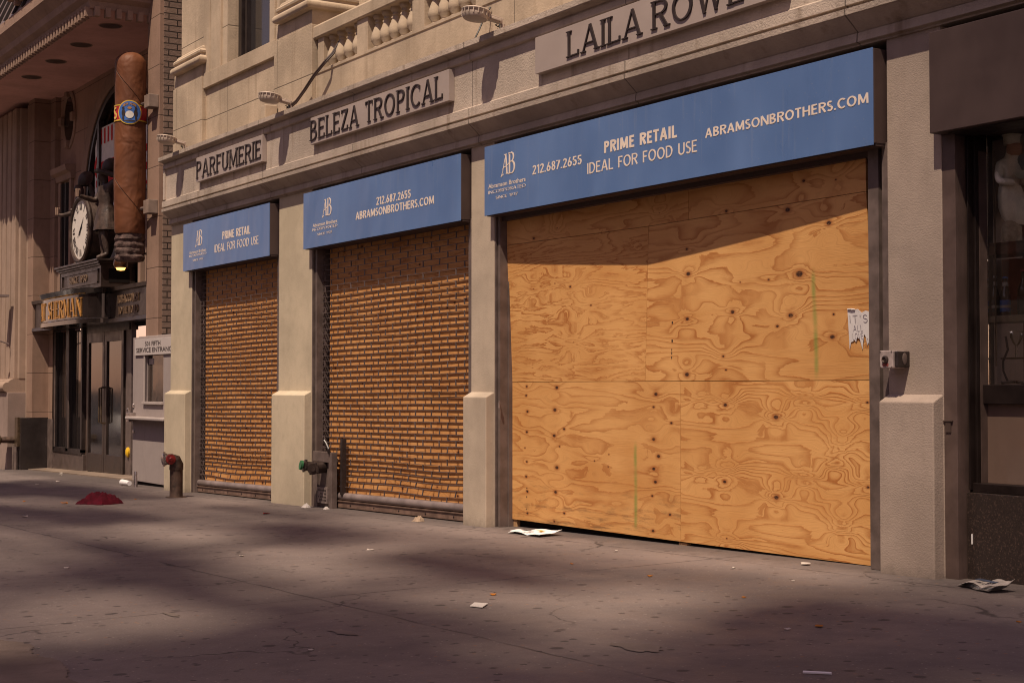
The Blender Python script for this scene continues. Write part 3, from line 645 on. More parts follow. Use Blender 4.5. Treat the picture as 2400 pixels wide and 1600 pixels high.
print_line(tC, 'Abramson Brothers', .018, .626, 2.932, 2.972, .015); caps(tC, 'INCORPORATED', .018, .626, 2.884, 2.912, .09); caps(tC, 'SINCE 1937', .144, .50, 2.829, 2.853, .10)
caps(tC, '212.687.2655', .733, 1.458, 2.975, 3.05, .15); caps(tC, 'PRIME RETAIL', 1.768, 2.682, 3.021, 3.112, .20); caps(tC, 'IDEAL FOR FOOD USE', 1.537, 2.914, 2.883, 2.97, .125)
caps(tC, 'ABRAMSONBROTHERS.COM', 3.008, 4.605, 2.968, 3.034, .155)
tD = thing('sign_box', 'blank dark brown sign box over the bar window on the right', 'sign', (5.1, SY, SZ0), 'sign boxes over the shopfronts')
MB().box(5.1, 9.5, SY, .3, SZ0+.005, SZ1).build('housing', 'housing', tD, bevel=.003)
MB().box(5.2, 9.5, SY+.05, .02, SZ0-.004, SZ0+.004).build('soffit_tray', 'dark', tD)

# ------------------------------------------------------------------ name boards on the cornice
def name_board(x0, x1, z0, z1, words, label):
    y = -.305
    t = thing('name_board', label, 'sign', (x0, y, z0), 'grey name boards on the cornice')
    MB().box(x0, x1, y, -.247, z0, z1).build('board', 'board', t, bevel=.002)
    for wd_, a, b, c_, d_ in words:
        text(MB(), wd_, front(y), a, b, c_, d_, heavy=.118, light=.045, serif=True, depth=.012, track=.19).build('lettering', 'letter', t)
name_board(-7.06, -4.92, 3.80, 4.115, [('PARFUMERIE', -7.03, -4.96, 3.846, 4.062)], 'grey name board lettered PARFUMERIE')
name_board(-3.59, -.575, 3.812, 4.105, [('BELEZA', -3.575, -2.425, 3.852, 4.07), ('TROPICAL', -2.255, -.69, 3.852, 4.07)], 'grey name board lettered BELEZA TROPICAL')
name_board(.87, 3.92, 3.80, 4.108, [('LAILA', 1.365, 2.335, 3.848, 4.06), ('ROWE', 2.485, 3.50, 3.848, 4.06)], 'grey name board lettered LAILA ROWE, cut by the top of the picture')

# ------------------------------------------------------------------ floodlights on the ledge
def floodlight(x, label):
    b = Vector((x, -.25, 4.296)); t = thing('floodlight', label, 'floodlight', b, 'floodlights standing on the cornice')
    MB().lathe([(.05, 0), (.05, .015), (.02, .02), (.02, .055)], b, 14).build('base', 'lamp_grey', t, smooth=True)
    piv = b+Vector((-.01, -.02, .08)); c_ = b+Vector((-.07, -.235, .135))
    d = (c_-piv).normalized(); sd = d.cross(Vector((0, 0, 1))).normalized(); up = sd.cross(d)
    mb = MB()
    def ob(a0, a1, w, h0, h1, w1=None):
        w1 = w if w1 is None else w1
        q = []
        for hh in (h0, h1):
            for (aa, ss) in ((a0, -w), (a1, -w1), (a1, w1), (a0, w)): q.append(piv+d*aa+sd*ss+up*hh)
        mb.hexa(q)
    ob(-.02, .15, .022, -.022, .03, .035); ob(.0, .10, .045, -.012, .012)
    mb.build('arm', 'lamp_grey', t, bevel=.006)
    hd = MB(); n = 26; tl = Matrix.Translation(c_) @ Matrix.Rotation(R(-8), 4, 'X')
    prof = [(.05, -.055), (.105, -.05), (.118, -.03), (.118, .0), (.125, .004), (.132, .02), (.125, .03), (.10, .034), (.03, .036)]
    hd.lathe(prof, (0, 0, 0), n); hd.v = [tuple(tl @ Vector(v)) for v in hd.v]
    h = hd.build('lamp_head', 'lamp_grey', t, smooth=True)
    fn = MB()
    for k in range(18):
        a = 2*math.pi*k/18; ca, sa = math.cos(a), math.sin(a)
        q = [tl @ Vector((ca*rr-sa*ww, sa*rr+ca*ww, zz)) for zz in (-.028, .018) for rr, ww in ((.117, -.004), (.13, -.004), (.13, .004), (.117, .004))]
        fn.hexa(q)
    fn.build('cooling_fin', 'lamp_grey', h)['kind'] = 'stuff'
    pts = [piv+d*.02+up*-.03, b+Vector((-.03, -.06, .05)), b+Vector((-.01, -.04, .03)), b+Vector((.02, -.045, .05)), b+Vector((.03, -.05, .0))]
    MB().tube(pts, .006, 6).build('cable', 'black', t)
floodlight(-7.60, 'grey floodlight at the left end of the cornice above PARFUMERIE')
floodlight(-4.22, 'grey floodlight on the cornice between PARFUMERIE and BELEZA TROPICAL, beside the cable bundle')
floodlight(.27, 'grey floodlight on the cornice below the balustrade, left of the LAILA ROWE board')
mb = MB()
for dx, dz in ((0, 0), (.014, .012), (-.012, .016), (.004, .03)):
    pts = []
    for (x, y, z) in ((-4.30, -.26, 4.315), (-4.12, -.24, 4.36), (-3.98, -.2, 4.475), (-3.72, -.2, 4.60), (-3.50, -.17, 4.715), (-3.47, -.10, 4.80), (-3.44, -.02, 4.95)): pts.append((x+dx, y+dx*.4, z+dz))
    fine = []
    for i in range(len(pts)-1):
        for k in range(4): fine.append(tuple(pts[i][j]+(pts[i+1][j]-pts[i][j])*k/4 for j in range(3)))
    mb.tube(fine+[pts[-1]], .011, 6)
tag(mb.build('cable_bundle', 'housing', loc=(-4.3, -.26, 4.3), smooth=True), 'bundle of dark cables climbing from the cornice to the balustrade', 'cables')
mb = MB(); mb.tube([(-.18, -.10, 4.62), (-.19, -.16, 4.52), (-.2, -.2, 4.42), (-.16, -.28, 4.30)], .008, 6)
tag(mb.build('loose_cable', 'black', loc=(-.2, -.2, 4.3), smooth=True), 'short black cable hanging below the balustrade by the floodlight', 'cable')

# ------------------------------------------------------------------ plywood on the big opening
def sheet_ply(x0, x1, z0, z1, mat, label, bow, base_y=0.0, group='plywood sheets on the big opening', z0r=None, cat='plywood'):
    nx, nz = max(2, int((x1-x0)/.12)), max(2, int((z1-z0)/.12)); mb = MB(); g = .002; z0r = z0 if z0r is None else z0r
    for side in (0, 1):
        for j in range(nz+1):
            for i in range(nx+1):
                x = x0+g+(x1-x0-2*g)*i/nx; zb = z0+(z0r-z0)*i/nx; z = zb+g+(z1-zb-2*g)*j/nz
                mb.v.append((x, base_y+bow(x, z)+side*.016, z))
    K = (nx+1)*(nz+1)
    for j in range(nz):
        for i in range(nx):
            a = j*(nx+1)+i; mb.f += [(a, a+1, a+nx+2, a+nx+1), (K+a, K+a+nx+1, K+a+nx+2, K+a+1)]
    rim = [i for i in range(nx+1)]+[j*(nx+1)+nx for j in range(1, nz+1)]+[nz*(nx+1)+i for i in range(nx-1, -1, -1)]+[j*(nx+1) for j in range(nz-1, 0, -1)]
    for i in range(len(rim)):
        a, b = rim[i], rim[(i+1) % len(rim)]; mb.f.append((a, K+a, K+b, b))
    o = mb.build('plywood_sheet', mat, loc=(x0, base_y, z0)); return tag(o, label, cat, group)
def bow(x, z):
    t = max(0, min(1.25, (z-1.22)/1.0))
    a = -.04+(.07)*(x/1.975) if x < 1.975 else .03-.09*(x-1.975)/2.44
    return a*t
flat = lambda x, z: 0.0
kLL = [(.27, 1.18, .012, 0), (.26, 1.10, .013, .05), (.28, .96, .015, .05), (.27, .78, .015, .05), (.24, .64, .008, .06), (.27, .52, .012, .05), (.26, .39, .014, .05), (.28, .26, .014, .05), (.28, .07, .014, .05),
       (.74, 1.17, .02, .10), (.71, .98, .021, .10), (.70, .76, .019, .11), (.85, .82, .014, .04), (.74, .49, .021, .10), (.72, .28, .019, .09), (.85, .11, .013, .04), (.70, .03, .012, .05),
       (2.11, 1.12, .019, .08), (2.08, 1.02, .012, .05), (2.30, .90, .013, .06), (2.08, .77, .017, .08), (2.14, .64, .019, .08), (2.08, .54, .018, .08), (2.10, .44, .017, .07), (2.06, .33, .012, .05), (2.28, .20, .013, .05), (2.07, .06, .015, .06), (1.29, .57, .007, .14), (1.48, .53, .007, 0), (1.49, .63, .006, 0), (.78, .67, .009, .03)]
q = lambda L, x0, z0: [(a-x0, b-z0, c_, d_) for a, b, c_, d_ in L]
sLL = ply('plywood_face_warm', 1.0, kLL, 12.0, 3.4, .14, .9, sprays=((1.845, .06, .74),), stains=.7)
kLR = q([(2.93, 1.04, .017, .20), (3.47, .96, .021, .30), (2.92, .48, .016, .20), (3.47, .40, .020, .30), (4.34, 1.07, .010, .16), (4.34, .52, .011, .16), (4.11, .81, .001, .26), (4.05, .69, .001, .22), (4.10, .25, .001, .26), (2.94, .6, .001, .2), (2.65, 1.07, .001, .16), (3.75, 1.09, .001, .2), (3.75, .55, .001, .2), (2.94, .07, .006, .2), (2.65, .52, .001, .14)], 2.41, 0)
sLR = ply('plywood_face_figured', 2.0, kLR, 19.0, 3.0, .10, 1.3, repeat=(.555, .04))
kUL = q([(.73, 2.06, .006, .08), (.95, 2.02, .012, .14), (1.24, 1.85, .009, .06), (.91, 1.89, .001, .16), (.99, 1.55, .004, .12), (.41, 2.03, .005, .12)], 0, 1.22)
sUL = ply('plywood_face_busy', 3.0, kUL, 15.0, 3.4, .30, 1.15)
kUR = q([(2.50, 2.03, .022, .24), (2.49, 1.69, .018, .22), (2.49, 1.27, .022, .24), (3.02, 1.72, .019, .24), (3.64, 1.67, .021, .26), (3.50, 1.60, .013, .06), (3.74, 1.95, .031, .32), (3.42, 1.93, .010, .07), (3.11, 1.93, .006, .1), (4.05, 2.27, .021, .16), (4.04, 1.51, .020, .17), (4.06, 1.66, .009, 0), (2.91, 1.40, .011, .06), (2.94, 1.30, .009, .03), (2.48, 2.22, .012, .14), (3.64, 2.40, .022, .12)], 1.975, 1.22)
sUR = ply('plywood_face_knotty', 4.2, kUR, 12.5, 2.8, .13, 1.1, sprays=((3.878-1.975, .02, .75),))
sTL = ply('plywood_face_top', 5.5, q([(.77, 2.53, .006, .3), (.43, 2.47, .013, .1), (2.12, 2.53, .004, .25)], 0, 2.44), 15.0, 2.6, .14, .95)
sTR = ply('plywood_face_top_right', 6.5, q([(2.96, 2.46, .014, .12), (3.81, 2.58, .014, .1), (4.13, 2.55, .007, .16)], 2.5, 2.44), 14.0, 2.6, .12, .9)
sheet_ply(0, 2.41, 0.0, 1.22, sLL, 'lower left plywood sheet with two columns of dark knots and a short green spray line', flat, z0r=.005)
sheet_ply(2.41, 4.415, 0.005, 1.22, sLR, 'lower right plywood sheet with bold wavy grain figure, beside the right pier', flat, z0r=.018)
sheet_ply(0, 1.975, 1.22, 2.44, sUL, 'middle left plywood sheet with fine busy grain, half under the sign shadow', bow)
sheet_ply(1.975, 4.415, 1.22, 2.44, sUR, 'middle right plywood sheet with big knots, long green spray line and the paper note', bow)
sheet_ply(0, 2.5, 2.44, 2.98, sTL, 'top left plywood sheet directly under the long blue sign, in its shadow', bow)
sheet_ply(2.5, 4.415, 2.44, 2.98, sTR, 'top right plywood sheet directly under the long blue sign, in its shadow', bow)
# printed grade stamps (illegible dashes) on two sheets
def stamp(par, x, z0, z1, y, seed):
    rr = random.Random(seed); mb = MB(); z = z0
    while z < z1:
        h = rr.uniform(.008, .02); w = rr.uniform(.008, .016)
        if rr.random() < .75: mb.box(x, x+w, y(x, z)-.0016, y(x, z)-.0004, z, z+h)
        z += h+rr.uniform(.006, .016)
        if rr.random() < .16: z += .06
    o = mb.build('grade_stamp', 'letter', loc=par.location); o.parent = par; o.location = (0, 0, 0)
ps = [o for o in bpy.data.objects if o.name.startswith('plywood_sheet')]
stamp(ps[0], .265, .10, .30, flat, 4); stamp(ps[3], 2.30, 1.36, 1.58, bow, 5); stamp(ps[3], 2.30, 1.66, 1.73, bow, 6)
# timber blocks under the sheets and the sill, coloured near-black for the unlit gap
for i, (x, w, lab) in enumerate(((.015, .07, 'short timber block under the left end of the hoarding'), (2.37, .10, 'short timber block under the middle joint of the hoarding'))):
    tag(MB().box(x, x+w, .012, .1, gz(x, 0)-.01, -.002).build('timber_block', 'raw_wood', loc=(x, .02, gz(x, 0)), bevel=.003), lab, 'timber', 'timber blocks under the plywood')
MB().box(-.05, 4.66, .05, .45, -.12, .02).build('sill', 'void', B)
mb = MB(); mb.box(4.42, 4.44, -.03, .01, .62, .70); mb.box(4.42, 4.44, -.03, .01, .93, .97)
rail(-.05, .0, gz(0, 0), 1, B, .085); rail(4.42, 4.66, gz(4.6, 0), -1, B, .225)
MB().box(.0, 4.66, -.10, -.045, 2.655, 2.70).build('shutter_slot', 'housing', B)

# the handwritten note
t = thing('paper_note', 'torn white paper note with handwriting taped to the plywood', 'note', (4.30, bow(4.3, 1.55), 1.42), None)
ny = lambda x, z: bow(x, z)-.004-.003*math.sin((x-4.19)*14)
outl = [(4.195, 1.685), (4.20, 1.42), (4.215, 1.47), (4.235, 1.475), (4.25, 1.485), (4.262, 1.47), (4.278, 1.50), (4.30, 1.485), (4.318, 1.42), (4.328, 1.475), (4.34, 1.52), (4.352, 1.50), (4.362, 1.445), (4.37, 1.47), (4.388, 1.425), (4.394, 1.46), (4.398, 1.60), (4.392, 1.665), (4.36, 1.672), (4.325, 1.66), (4.31, 1.672), (4.29, 1.685)]
mb = MB(); k = len(outl); mb.v = [(x, ny(x, z), z) for x, z in outl]+[(x, ny(x, z)+.002, z) for x, z in outl]
mb.f = [tuple(range(k)), tuple(range(2*k-1, k-1, -1))]+[(i, i+k, (i+1) % k+k, (i+1) % k) for i in range(k)]
note_mat = plain('note_paper', (0.62, 0.58, 0.57), .85, .2, 0, .05, 9)
pn = mb.build('sheet', note_mat, t)
mb = MB(); PN = lambda x, z, d: (x, ny(x, z)-.0008-d*.5, z)
def hand(txt, x0, x1, z0, z1): text(mb, txt, PN, x0, x1, z0, z1, heavy=.05, depth=.001, track=.28)
hand("IT'S", 4.215, 4.375, 1.595, 1.645); hand('ALL', 4.245, 4.33, 1.54, 1.58); hand('LOVE', 4.235, 4.33, 1.487, 1.528); hand('YA', 4.362, 4.39, 1.475, 1.495)
mb.build('handwriting', plain('ballpoint_ink', (.11, .08, .13), .6, .3), t)
mb = MB(); mb.tube([(4.20, ny(4.2, 1.69)-.004, 1.688), (4.24, ny(4.24, 1.69)-.006, 1.687), (4.27, ny(4.27, 1.69)-.003, 1.682)], .004, 8)
mb.build('curled_edge', note_mat, t)

# ------------------------------------------------------------------ rolling grilles
def shutter(x0, x1, label, gx=0.0):
    g0 = gz(x0, 0); t = thing('roller_shutter', label, 'shutter', ((x0+x1)/2, -.07, g0+.0), 'brick pattern rolling grilles')
    Y = -.047; P_ = .0576; top = 2.70; rr = random.Random(int(-x0*10))
    xs = [x0+.12+(x1-x0-.2)*i/26 for i in range(27)]
    zbot = lambda x: gz(x, 0)+.17
    rows = int((top-zbot((x0+x1)/2))/P_)
    ph = [rr.uniform(0, 6.28) for _ in range(6)]
    def slack(k, x):   # the curtain settles and buckles near the bottom
        d = max(0, 1-k/16.0); u = (x-x0)/(x1-x0)
        return d*d*(.015*math.sin(5*u+ph[0])+.009*math.sin(11*u+ph[1]))+.0012*math.sin(7*u+ph[2]+k*.8)
    def zz(k, x): return zbot(x)+k*(top-zbot(x))/rows+slack(k, x)
    def yy(k, x):
        d = max(0, 1-k/12.0); return Y-d*.012*math.sin(k*.9+1.1)+.0015*math.sin(x*3+k*.4)
    mb = MB()
    for k in range(1, rows+1):
        b_ = len(mb.v)
        for x in xs:
            y_, z_ = yy(k, x), zz(k, x); mb.v += [(x, y_-.0065, z_-.002), (x, y_-.0065, z_+.0025), (x, y_+.0055, z_+.003), (x, y_+.0055, z_-.0025)]
        for i in range(len(xs)-1):
            for c_ in range(4): mb.f.append((b_+i*4+c_, b_+i*4+(c_+1) % 4, b_+i*4+4+(c_+1) % 4, b_+i*4+4+c_))
        st = .318; off = (k % 2)*st/2+gx
        x = x0+.16+off
        while x < x1-.1:
            a, b = (yy(k-1, x), zz(k-1, x)), (yy(k, x), zz(k, x)); jx = rr.uniform(-.006, .006)+(.012 if k < 6 else 0)
            mb.hexa([(x-.007, a[0]-.006, a[1]), (x+.007, a[0]-.006, a[1]), (x+.007, a[0]+.002, a[1]), (x-.007, a[0]+.002, a[1]),
                     (x-.007+jx, b[0]-.006, b[1]), (x+.007+jx, b[0]-.006, b[1]), (x+.007+jx, b[0]+.002, b[1]), (x-.007+jx, b[0]+.002, b[1])])
            x += st
        for xe in (x0+.12,): mb.box(xe-.012, xe+.004, yy(k, xe)-.012, yy(k, xe)+.012, zz(k, xe)-.011, zz(k, xe)+.011)
    mb.build('curtain', 'grille', t, smooth=True)
    a, b = x0+.10, x1-.09
    def bar(n_, prof, m_): # prof (y, dz above ground line)
        mm = MB(); k = len(prof)
        for x in (a, b): mm.v += [(x, y, gz(x, 0)+dz) for y, dz in prof]
        mm.f = [tuple(range(k)), tuple(range(2*k-1, k-1, -1))]+[(i, i+k, (i+1) % k+k, (i+1) % k) for i in range(k)]
        return mm.build(n_, m_, t, smooth=True)
    bb = bar('bottom_bar', [(Y+.03, .09)]+[(Y-.012-.03*math.cos(q_), .128-.038*math.sin(q_)*-1) for q_ in [R(-90+18*i) for i in range(11)]]+[(Y+.03, .166)], 'bar')
    bar('bottom_angle', [(Y+.035, .008), (Y-.03, .008), (Y-.034, .012), (Y-.03, .072), (Y-.042, .074), (Y-.042, .084), (Y+.035, .086)], plain('rusty_bottom_angle', (.16, .10, .075), .6, .4, .2, .3, 8))
    mb = MB()
    for i in range(6):
        x = a+(b-a)*(i+.4)/6; mb.lathe([(.009, 0), (.009, -.006), (.004, -.009)], (x, Y-.032, gz(x, 0)+.042), 8, 'y')
    mb.build('bolts', 'dark', bb)['kind'] = 'stuff'
    rail(x0, x0+.13, gz(x0, 0)-.02, 1, t, .12); rail(x1-.11, x1, gz(x1, 0)-.02, -1, t, .10)
    return t
shutter(-7.64, -4.80, 'narrow grey rolling grille lowered over boards, between the first two piers', .05)
shutter(-3.90, -.45, 'wide grey rolling grille lowered over boards, with the hose connection cut into its corner')
# boards behind the grilles
def boards(x0, x1, cols, seeds, name):
    xs = [x0+(x1-x0)*c_ for c_ in cols]; i = 0
    for r_, (z0, z1) in enumerate(((-.12, 1.08), (1.08, 2.28), (2.28, 3.0))):
        for k in range(len(xs)-1):
            rr = random.Random(seeds+i); kn = [(rr.uniform(.1, xs[k+1]-xs[k]-.1), rr.uniform(.1, min(1.1, z1-z0-.1)), rr.uniform(.01, .02), rr.uniform(.05, .2)) for _ in range(5)]
            mt = ply('plywood_behind_grille', seeds+i*1.3, kn, rr.uniform(13, 20), 3.0, .14, .8, tone=.97, warm=.88)
            sheet_ply(xs[k], xs[k+1], z0, z1, mt, '%s %s plywood sheet behind the %s grille' % (('bottom', 'middle', 'top')[r_], ('left', 'right')[k], name), flat, -.012, 'plywood sheets behind the grilles'); i += 1
boards(-7.45, -4.84, (0, .62, 1), 20, 'narrow'); boards(-3.70, -.49, (0, .58, 1), 40, 'wide')
# ================================================================== right: bar window
t = thing('bar_window', 'dark framed bar window over a speckled granite base at the right edge', 'shop window', (7.0, 0, .04))
MB().prism([(5.10, .06), (5.10, PF+.006), (5.20, PF+.006), (5.20, PF+.03), (5.186, .06)], .02, 2.70, 'z').build('guide_rail', plain('brown_guide_rail', (.10, .066, .056), .5, .45, .1, .2, 5), t, bevel=.002)
mb = MB()
for a, b, y in ((5.187, 5.203, -.02), (5.208, 5.218, -.045), (5.218, 5.236, .0)): mb.box(a, b, y, .16, .56, 2.72)
mb.box(5.236, 6.05, .02, .14, 2.705, 2.76); mb.box(5.236, 6.05, .05, .15, 1.075, 1.19)
mb.box(5.2, 6.05, -.02, .15, .545, .60)
mb.build('frame', plain('dark_stained_frame', (.012, .007, .006), .5, .25, 0, .3, 6), t, bevel=.003)
mb = MB(); mb.box(5.203, 5.2078, -.025, .1, .56, 2.72); mb.box(5.2365, 5.240, .03, .1, .60, 2.6); mb.build('glazing_bead', 'brown_metal', t)
MB().box(5.24, 6.05, .098, .104, 1.19, 2.705).build('upper_pane', 'glass', t)
lowg = plain('road_reflection_glass', (.15, .10, .078), .04, .8, 0, .12, 1.2)  # the road's brown reflection is put into the pane's base colour
MB().box(5.24, 6.05, .088, .094, .60, 1.075).build('lower_pane', lowg, t)
MB().box(5.205, 6.05, -.06, .2, -.02, .545).build('base', 'granite', t, bevel=.003)
mb = MB(); mb.box(5.10, 5.17, PF-.006, PF+.008, .968, .976); mb.box(5.115, 5.155, PF-.002, PF+.006, .905, .965); mb.build('hasp', 'brown_metal', t)
MB().box(5.24, 5.246, -.066, -.055, .24, .30).build('chip', 'white', t)
mb = MB()     # room behind; unseen right end left open to let daylight in
mb.box(4.5, 6.05, 1.6, 1.7, -.05, 3.3); mb.box(4.4, 4.5, .2, 1.7, -.05, 3.3); mb.box(4.5, 6.05, .2, 1.6, 2.9, 3.0); mb.box(4.5, 6.05, .2, 1.6, -.05, .0)
mb.build('room', plain('dim_bar_interior', (.09, .05, .035), .8, .2, 0, .4, 2), t)
backw = MB().box(4.6, 5.9, .40, .44, 1.62, 1.97).build('red_back_panel', plain('red_brown_panel', (.26, .06, .03), .5, .4, 0, .4, 3), t)
MB().box(4.7, 5.9, .44, .48, 2.25, 2.85).build('green_reflection_panel', plain('green_reflection_tint', (.30, .31, .22), .5, .3, 0, .2, 2), t)  # added panel, its green stands in for a reflection in the upper pane
MB().box(5.285, 5.291, .11, .116, 1.30, 2.60).build('hanging_rod', 'brass', t)
mb = MB(); mb.tube([(5.315+.02*math.sin(k*1.9), .13, 1.20+.008*math.sin(k*2.7)) for k in range(2)]+[(5.33+k*.06, .12+.01*math.sin(k*2), 1.20+.007*math.sin(k*1.3)) for k in range(40)], .009, 6)
mb.build('foil_strip', 'chrome', t)
mb = MB(); mb.tube([(5.345, .13, 1.48), (5.345, .15, 1.40), (5.30, .16, 1.33), (5.31, .15, 1.27), (5.36, .13, 1.205)], .007, 6); mb.build('wire', 'black', t, smooth=True)
sh = thing('display_shelf', 'pale painted shelf on thin legs holding beer bottles inside the bar window', 'shelf', (6, .3, 1.2))
MB().box(4.85, 5.95, .115, .32, 1.565, 1.605).build('board', plain('pale_shelf_paint', (.27, .215, .15), .5, .3), sh, bevel=.003)
for x in (5.065, 5.145, 5.9): MB().box(x-.017, x+.017, .18, .215, 1.1, 1.565).build('leg', plain('cream_leg_%d' % int(x*100), (.30, .22, .12), .5, .3), sh)
ws = thing('display_shelf', 'dark stained wooden shelf under the white cook figure', 'shelf', (6, .3, 2.0))
MB().box(4.95, 5.95, .12, .36, 1.975, 2.035).box(4.95, 5.95, .112, .36, 2.035, 2.045).build('board', 'shop_wood', ws, bevel=.003)
def bottle(x, y, z, h, body, label_, lab, capc, r=.032, wine=False):
    b = thing('bottle', lab, 'bottle', (x, y, z), 'bottles on the bar shelf')
    if wine: pr = [(r*.9, 0), (r, .01), (r, h*.55), (r*.85, h*.64), (r*.42, h*.74), (r*.38, h*.95), (r*.44, h*.96), (r*.42, h)]
    else: pr = [(r*.9, 0), (r, .008), (r, h*.48), (r*.9, h*.56), (r*.5, h*.72), (r*.40, h*.93), (r*.45, h*.94), (r*.44, h*.965)]
    MB().lathe(pr, (x, y, z), 20).build('glass_body', body, b, smooth=True)
    if label_:
        MB().lathe([(r+.0008, h*.10), (r+.0008, h*.40)], (x, y, z), 20, cap=False).build('label', label_[0], b, smooth=True)
        if len(label_) > 1:
            MB().lathe([(r*.46+.004, h*.76), (r*.43+.003, h*.86)], (x, y, z), 20, cap=False).build('neck_label', label_[1], b, smooth=True)
            MB().lathe([(r+.0016, h*.20), (r+.0016, h*.27)], (x, y, z), 20, cap=False).build('label_stripe', label_[1], b, smooth=True)
    MB().lathe([(r*.50, h*.955), (r*.52, h*.97), (r*.48, h)], (x, y, z), 16).build('cap', capc, b, smooth=True)
BG = plain('brown_bottle_glass', (.028, .012, .006), .08, .6); GG = plain('green_bottle_glass', (.02, .028, .014), .08, .6)
blueL = plain('blue_paper_label', (.03, .12, .42), .5, .4); whiteL = plain('white_paper_label', (.5, .46, .42), .6, .3); blackL = plain('black_paper_label', (.02, .02, .02), .5, .4)
goldcap = plain('gold_foil', (.35, .22, .08), .4, .5, .5); winecap = plain('wine_red_foil', (.28, .03, .04), .4, .5)
bottle(5.145, .18, 1.605, .215, BG, (whiteL, blueL), 'brown beer bottle with white and blue label, leftmost on the shelf', 'black', .028)
bottle(5.23, .17, 1.605, .245, plain('amber_bottle_glass', (.06, .035, .016), .1, .6), (blackL, whiteL), 'amber beer bottle with black label and white cap', 'white')
bottle(5.313, .17, 1.605, .235, BG, (blueL, whiteL), 'brown beer bottle with bright blue label', blueL)
bottle(5.415, .21, 1.605, .275, GG, (blackL,), 'dark green wine bottle with red foil neck', winecap, .036, True)
bottle(5.50, .18, 1.605, .25, GG, (whiteL, goldcap), 'green bottle with white label and gold neck, nearest the right edge', goldcap, .033)
cb = thing('wicker_flask', 'round bellied cream wine flask standing on the wooden shelf under the cook figure', 'bottle', (5.355, .18, 2.045))
MB().lathe([(.045, 0), (.05, .01), (.062, .05), (.060, .085), (.042, .12), (.020, .14), (.014, .16), (.013, .19), (.016, .195), (.012, .20)], (5.355, .18, 2.045), 20).build('flask', plain('cream_wicker', (.42, .36, .27), .8, .2, 0, .2, 40, .004, 90), cb, smooth=True)
gl = thing('wine_glass_rack', 'hanging glassware and brass rail below the bottle shelf', 'glassware', (5.35, .27, 1.35))
MB().box(5.2, 5.9, .26, .275, 1.345, 1.355).build('rail', 'brass', gl)
for x in (5.31, 5.45, 5.59): MB().lathe([(.035, 0), (.008, .006), (.006, .07), (.02, .085), (.036, .12), (.038, .16)], (x, .27, 1.355), 16, cap=False).build('glass', 'glass', gl, smooth=True)
# cook figure behind the glass
W_ = plain('white_figure_cloth', (.82, .76, .64), .75, .2, 0, .12, 14); SK_ = plain('painted_figure_face', (.40, .22, .13), .6, .3)
ck = thing('cook_figurine', 'white dressed cook figurine in a tall hat carrying a dish behind the bar window', 'figurine', (5.34, .215, 2.2))
fx, fy = 5.30, .215
skin('body', {'hip': (fx+.015, fy, 2.30, .062), 'waist': (fx+.01, fy, 2.38, .058), 'chest': (fx+.01, fy, 2.47, .066), 'neck': (fx+.025, fy, 2.555, .03), 'head': (fx+.045, fy, 2.605, .043), 'crown': (fx+.045, fy, 2.64, .038), 'nose': (fx+.088, fy, 2.602, .010),
  'shA': (fx+.0, fy-.075, 2.515, .032), 'elA': (fx+.02, fy-.10, 2.415, .028), 'wrA': (fx+.10, fy-.085, 2.40, .020), 'haA': (fx+.125, fy-.08, 2.403, .018),
  'shB': (fx+.0, fy+.075, 2.515, .032), 'elB': (fx+.03, fy+.10, 2.42, .028), 'wrB': (fx+.12, fy+.05, 2.42, .020), 'haB': (fx+.14, fy+.03, 2.42, .018),
  'kn': (fx+.04, fy, 2.22, .05), 'hem': (fx+.06, fy, 2.16, .035)},
  [('hip', 'waist'), ('waist', 'chest'), ('chest', 'neck'), ('neck', 'head'), ('head', 'crown'), ('head', 'nose'), ('chest', 'shA'), ('shA', 'elA'), ('elA', 'wrA'), ('wrA', 'haA'), ('chest', 'shB'), ('shB', 'elB'), ('elB', 'wrB'), ('wrB', 'haB'), ('hip', 'kn'), ('kn', 'hem')], W_, ck)
MB().lathe([(.03, -.03), (.045, -.012), (.047, .015), (.044, .035), (.03, .045)], (fx+.052, fy, 2.604), 16, sx=1, sy=.95).build('face', SK_, ck, smooth=True)
MB().lathe([(.048, 0), (.05, .05), (.07, .075), (.078, .10), (.06, .125), (.02, .13)], (fx+.035, fy, 2.64), 18).build('hat', W_, ck, smooth=True)
mb = MB(); mb.v = []; n_ = 28
for j, (z, r) in enumerate(((2.39, .064), (2.33, .078), (2.26, .085), (2.20, .075), (2.15, .045))):
    for k in range(n_):
        a = 2*math.pi*k/n_; rr_ = r*(1+.07*math.sin(a*7+j*.5)); mb.v.append((fx+.02+.012*j+rr_*math.cos(a), fy+rr_*math.sin(a), z))
for j in range(4):
    for k in range(n_): mb.f.append((j*n_+k, j*n_+(k+1) % n_, (j+1)*n_+(k+1) % n_, (j+1)*n_+k))
mb.build('apron', W_, ck, smooth=True)
MB().lathe([(.02, 0), (.06, .02), (.075, .045), (.07, .045), (.055, .024)], (fx+.16, fy-.03, 2.415), 18).build('dish', plain('cream_dish', (.5, .47, .36), .4, .4), ck, smooth=True)

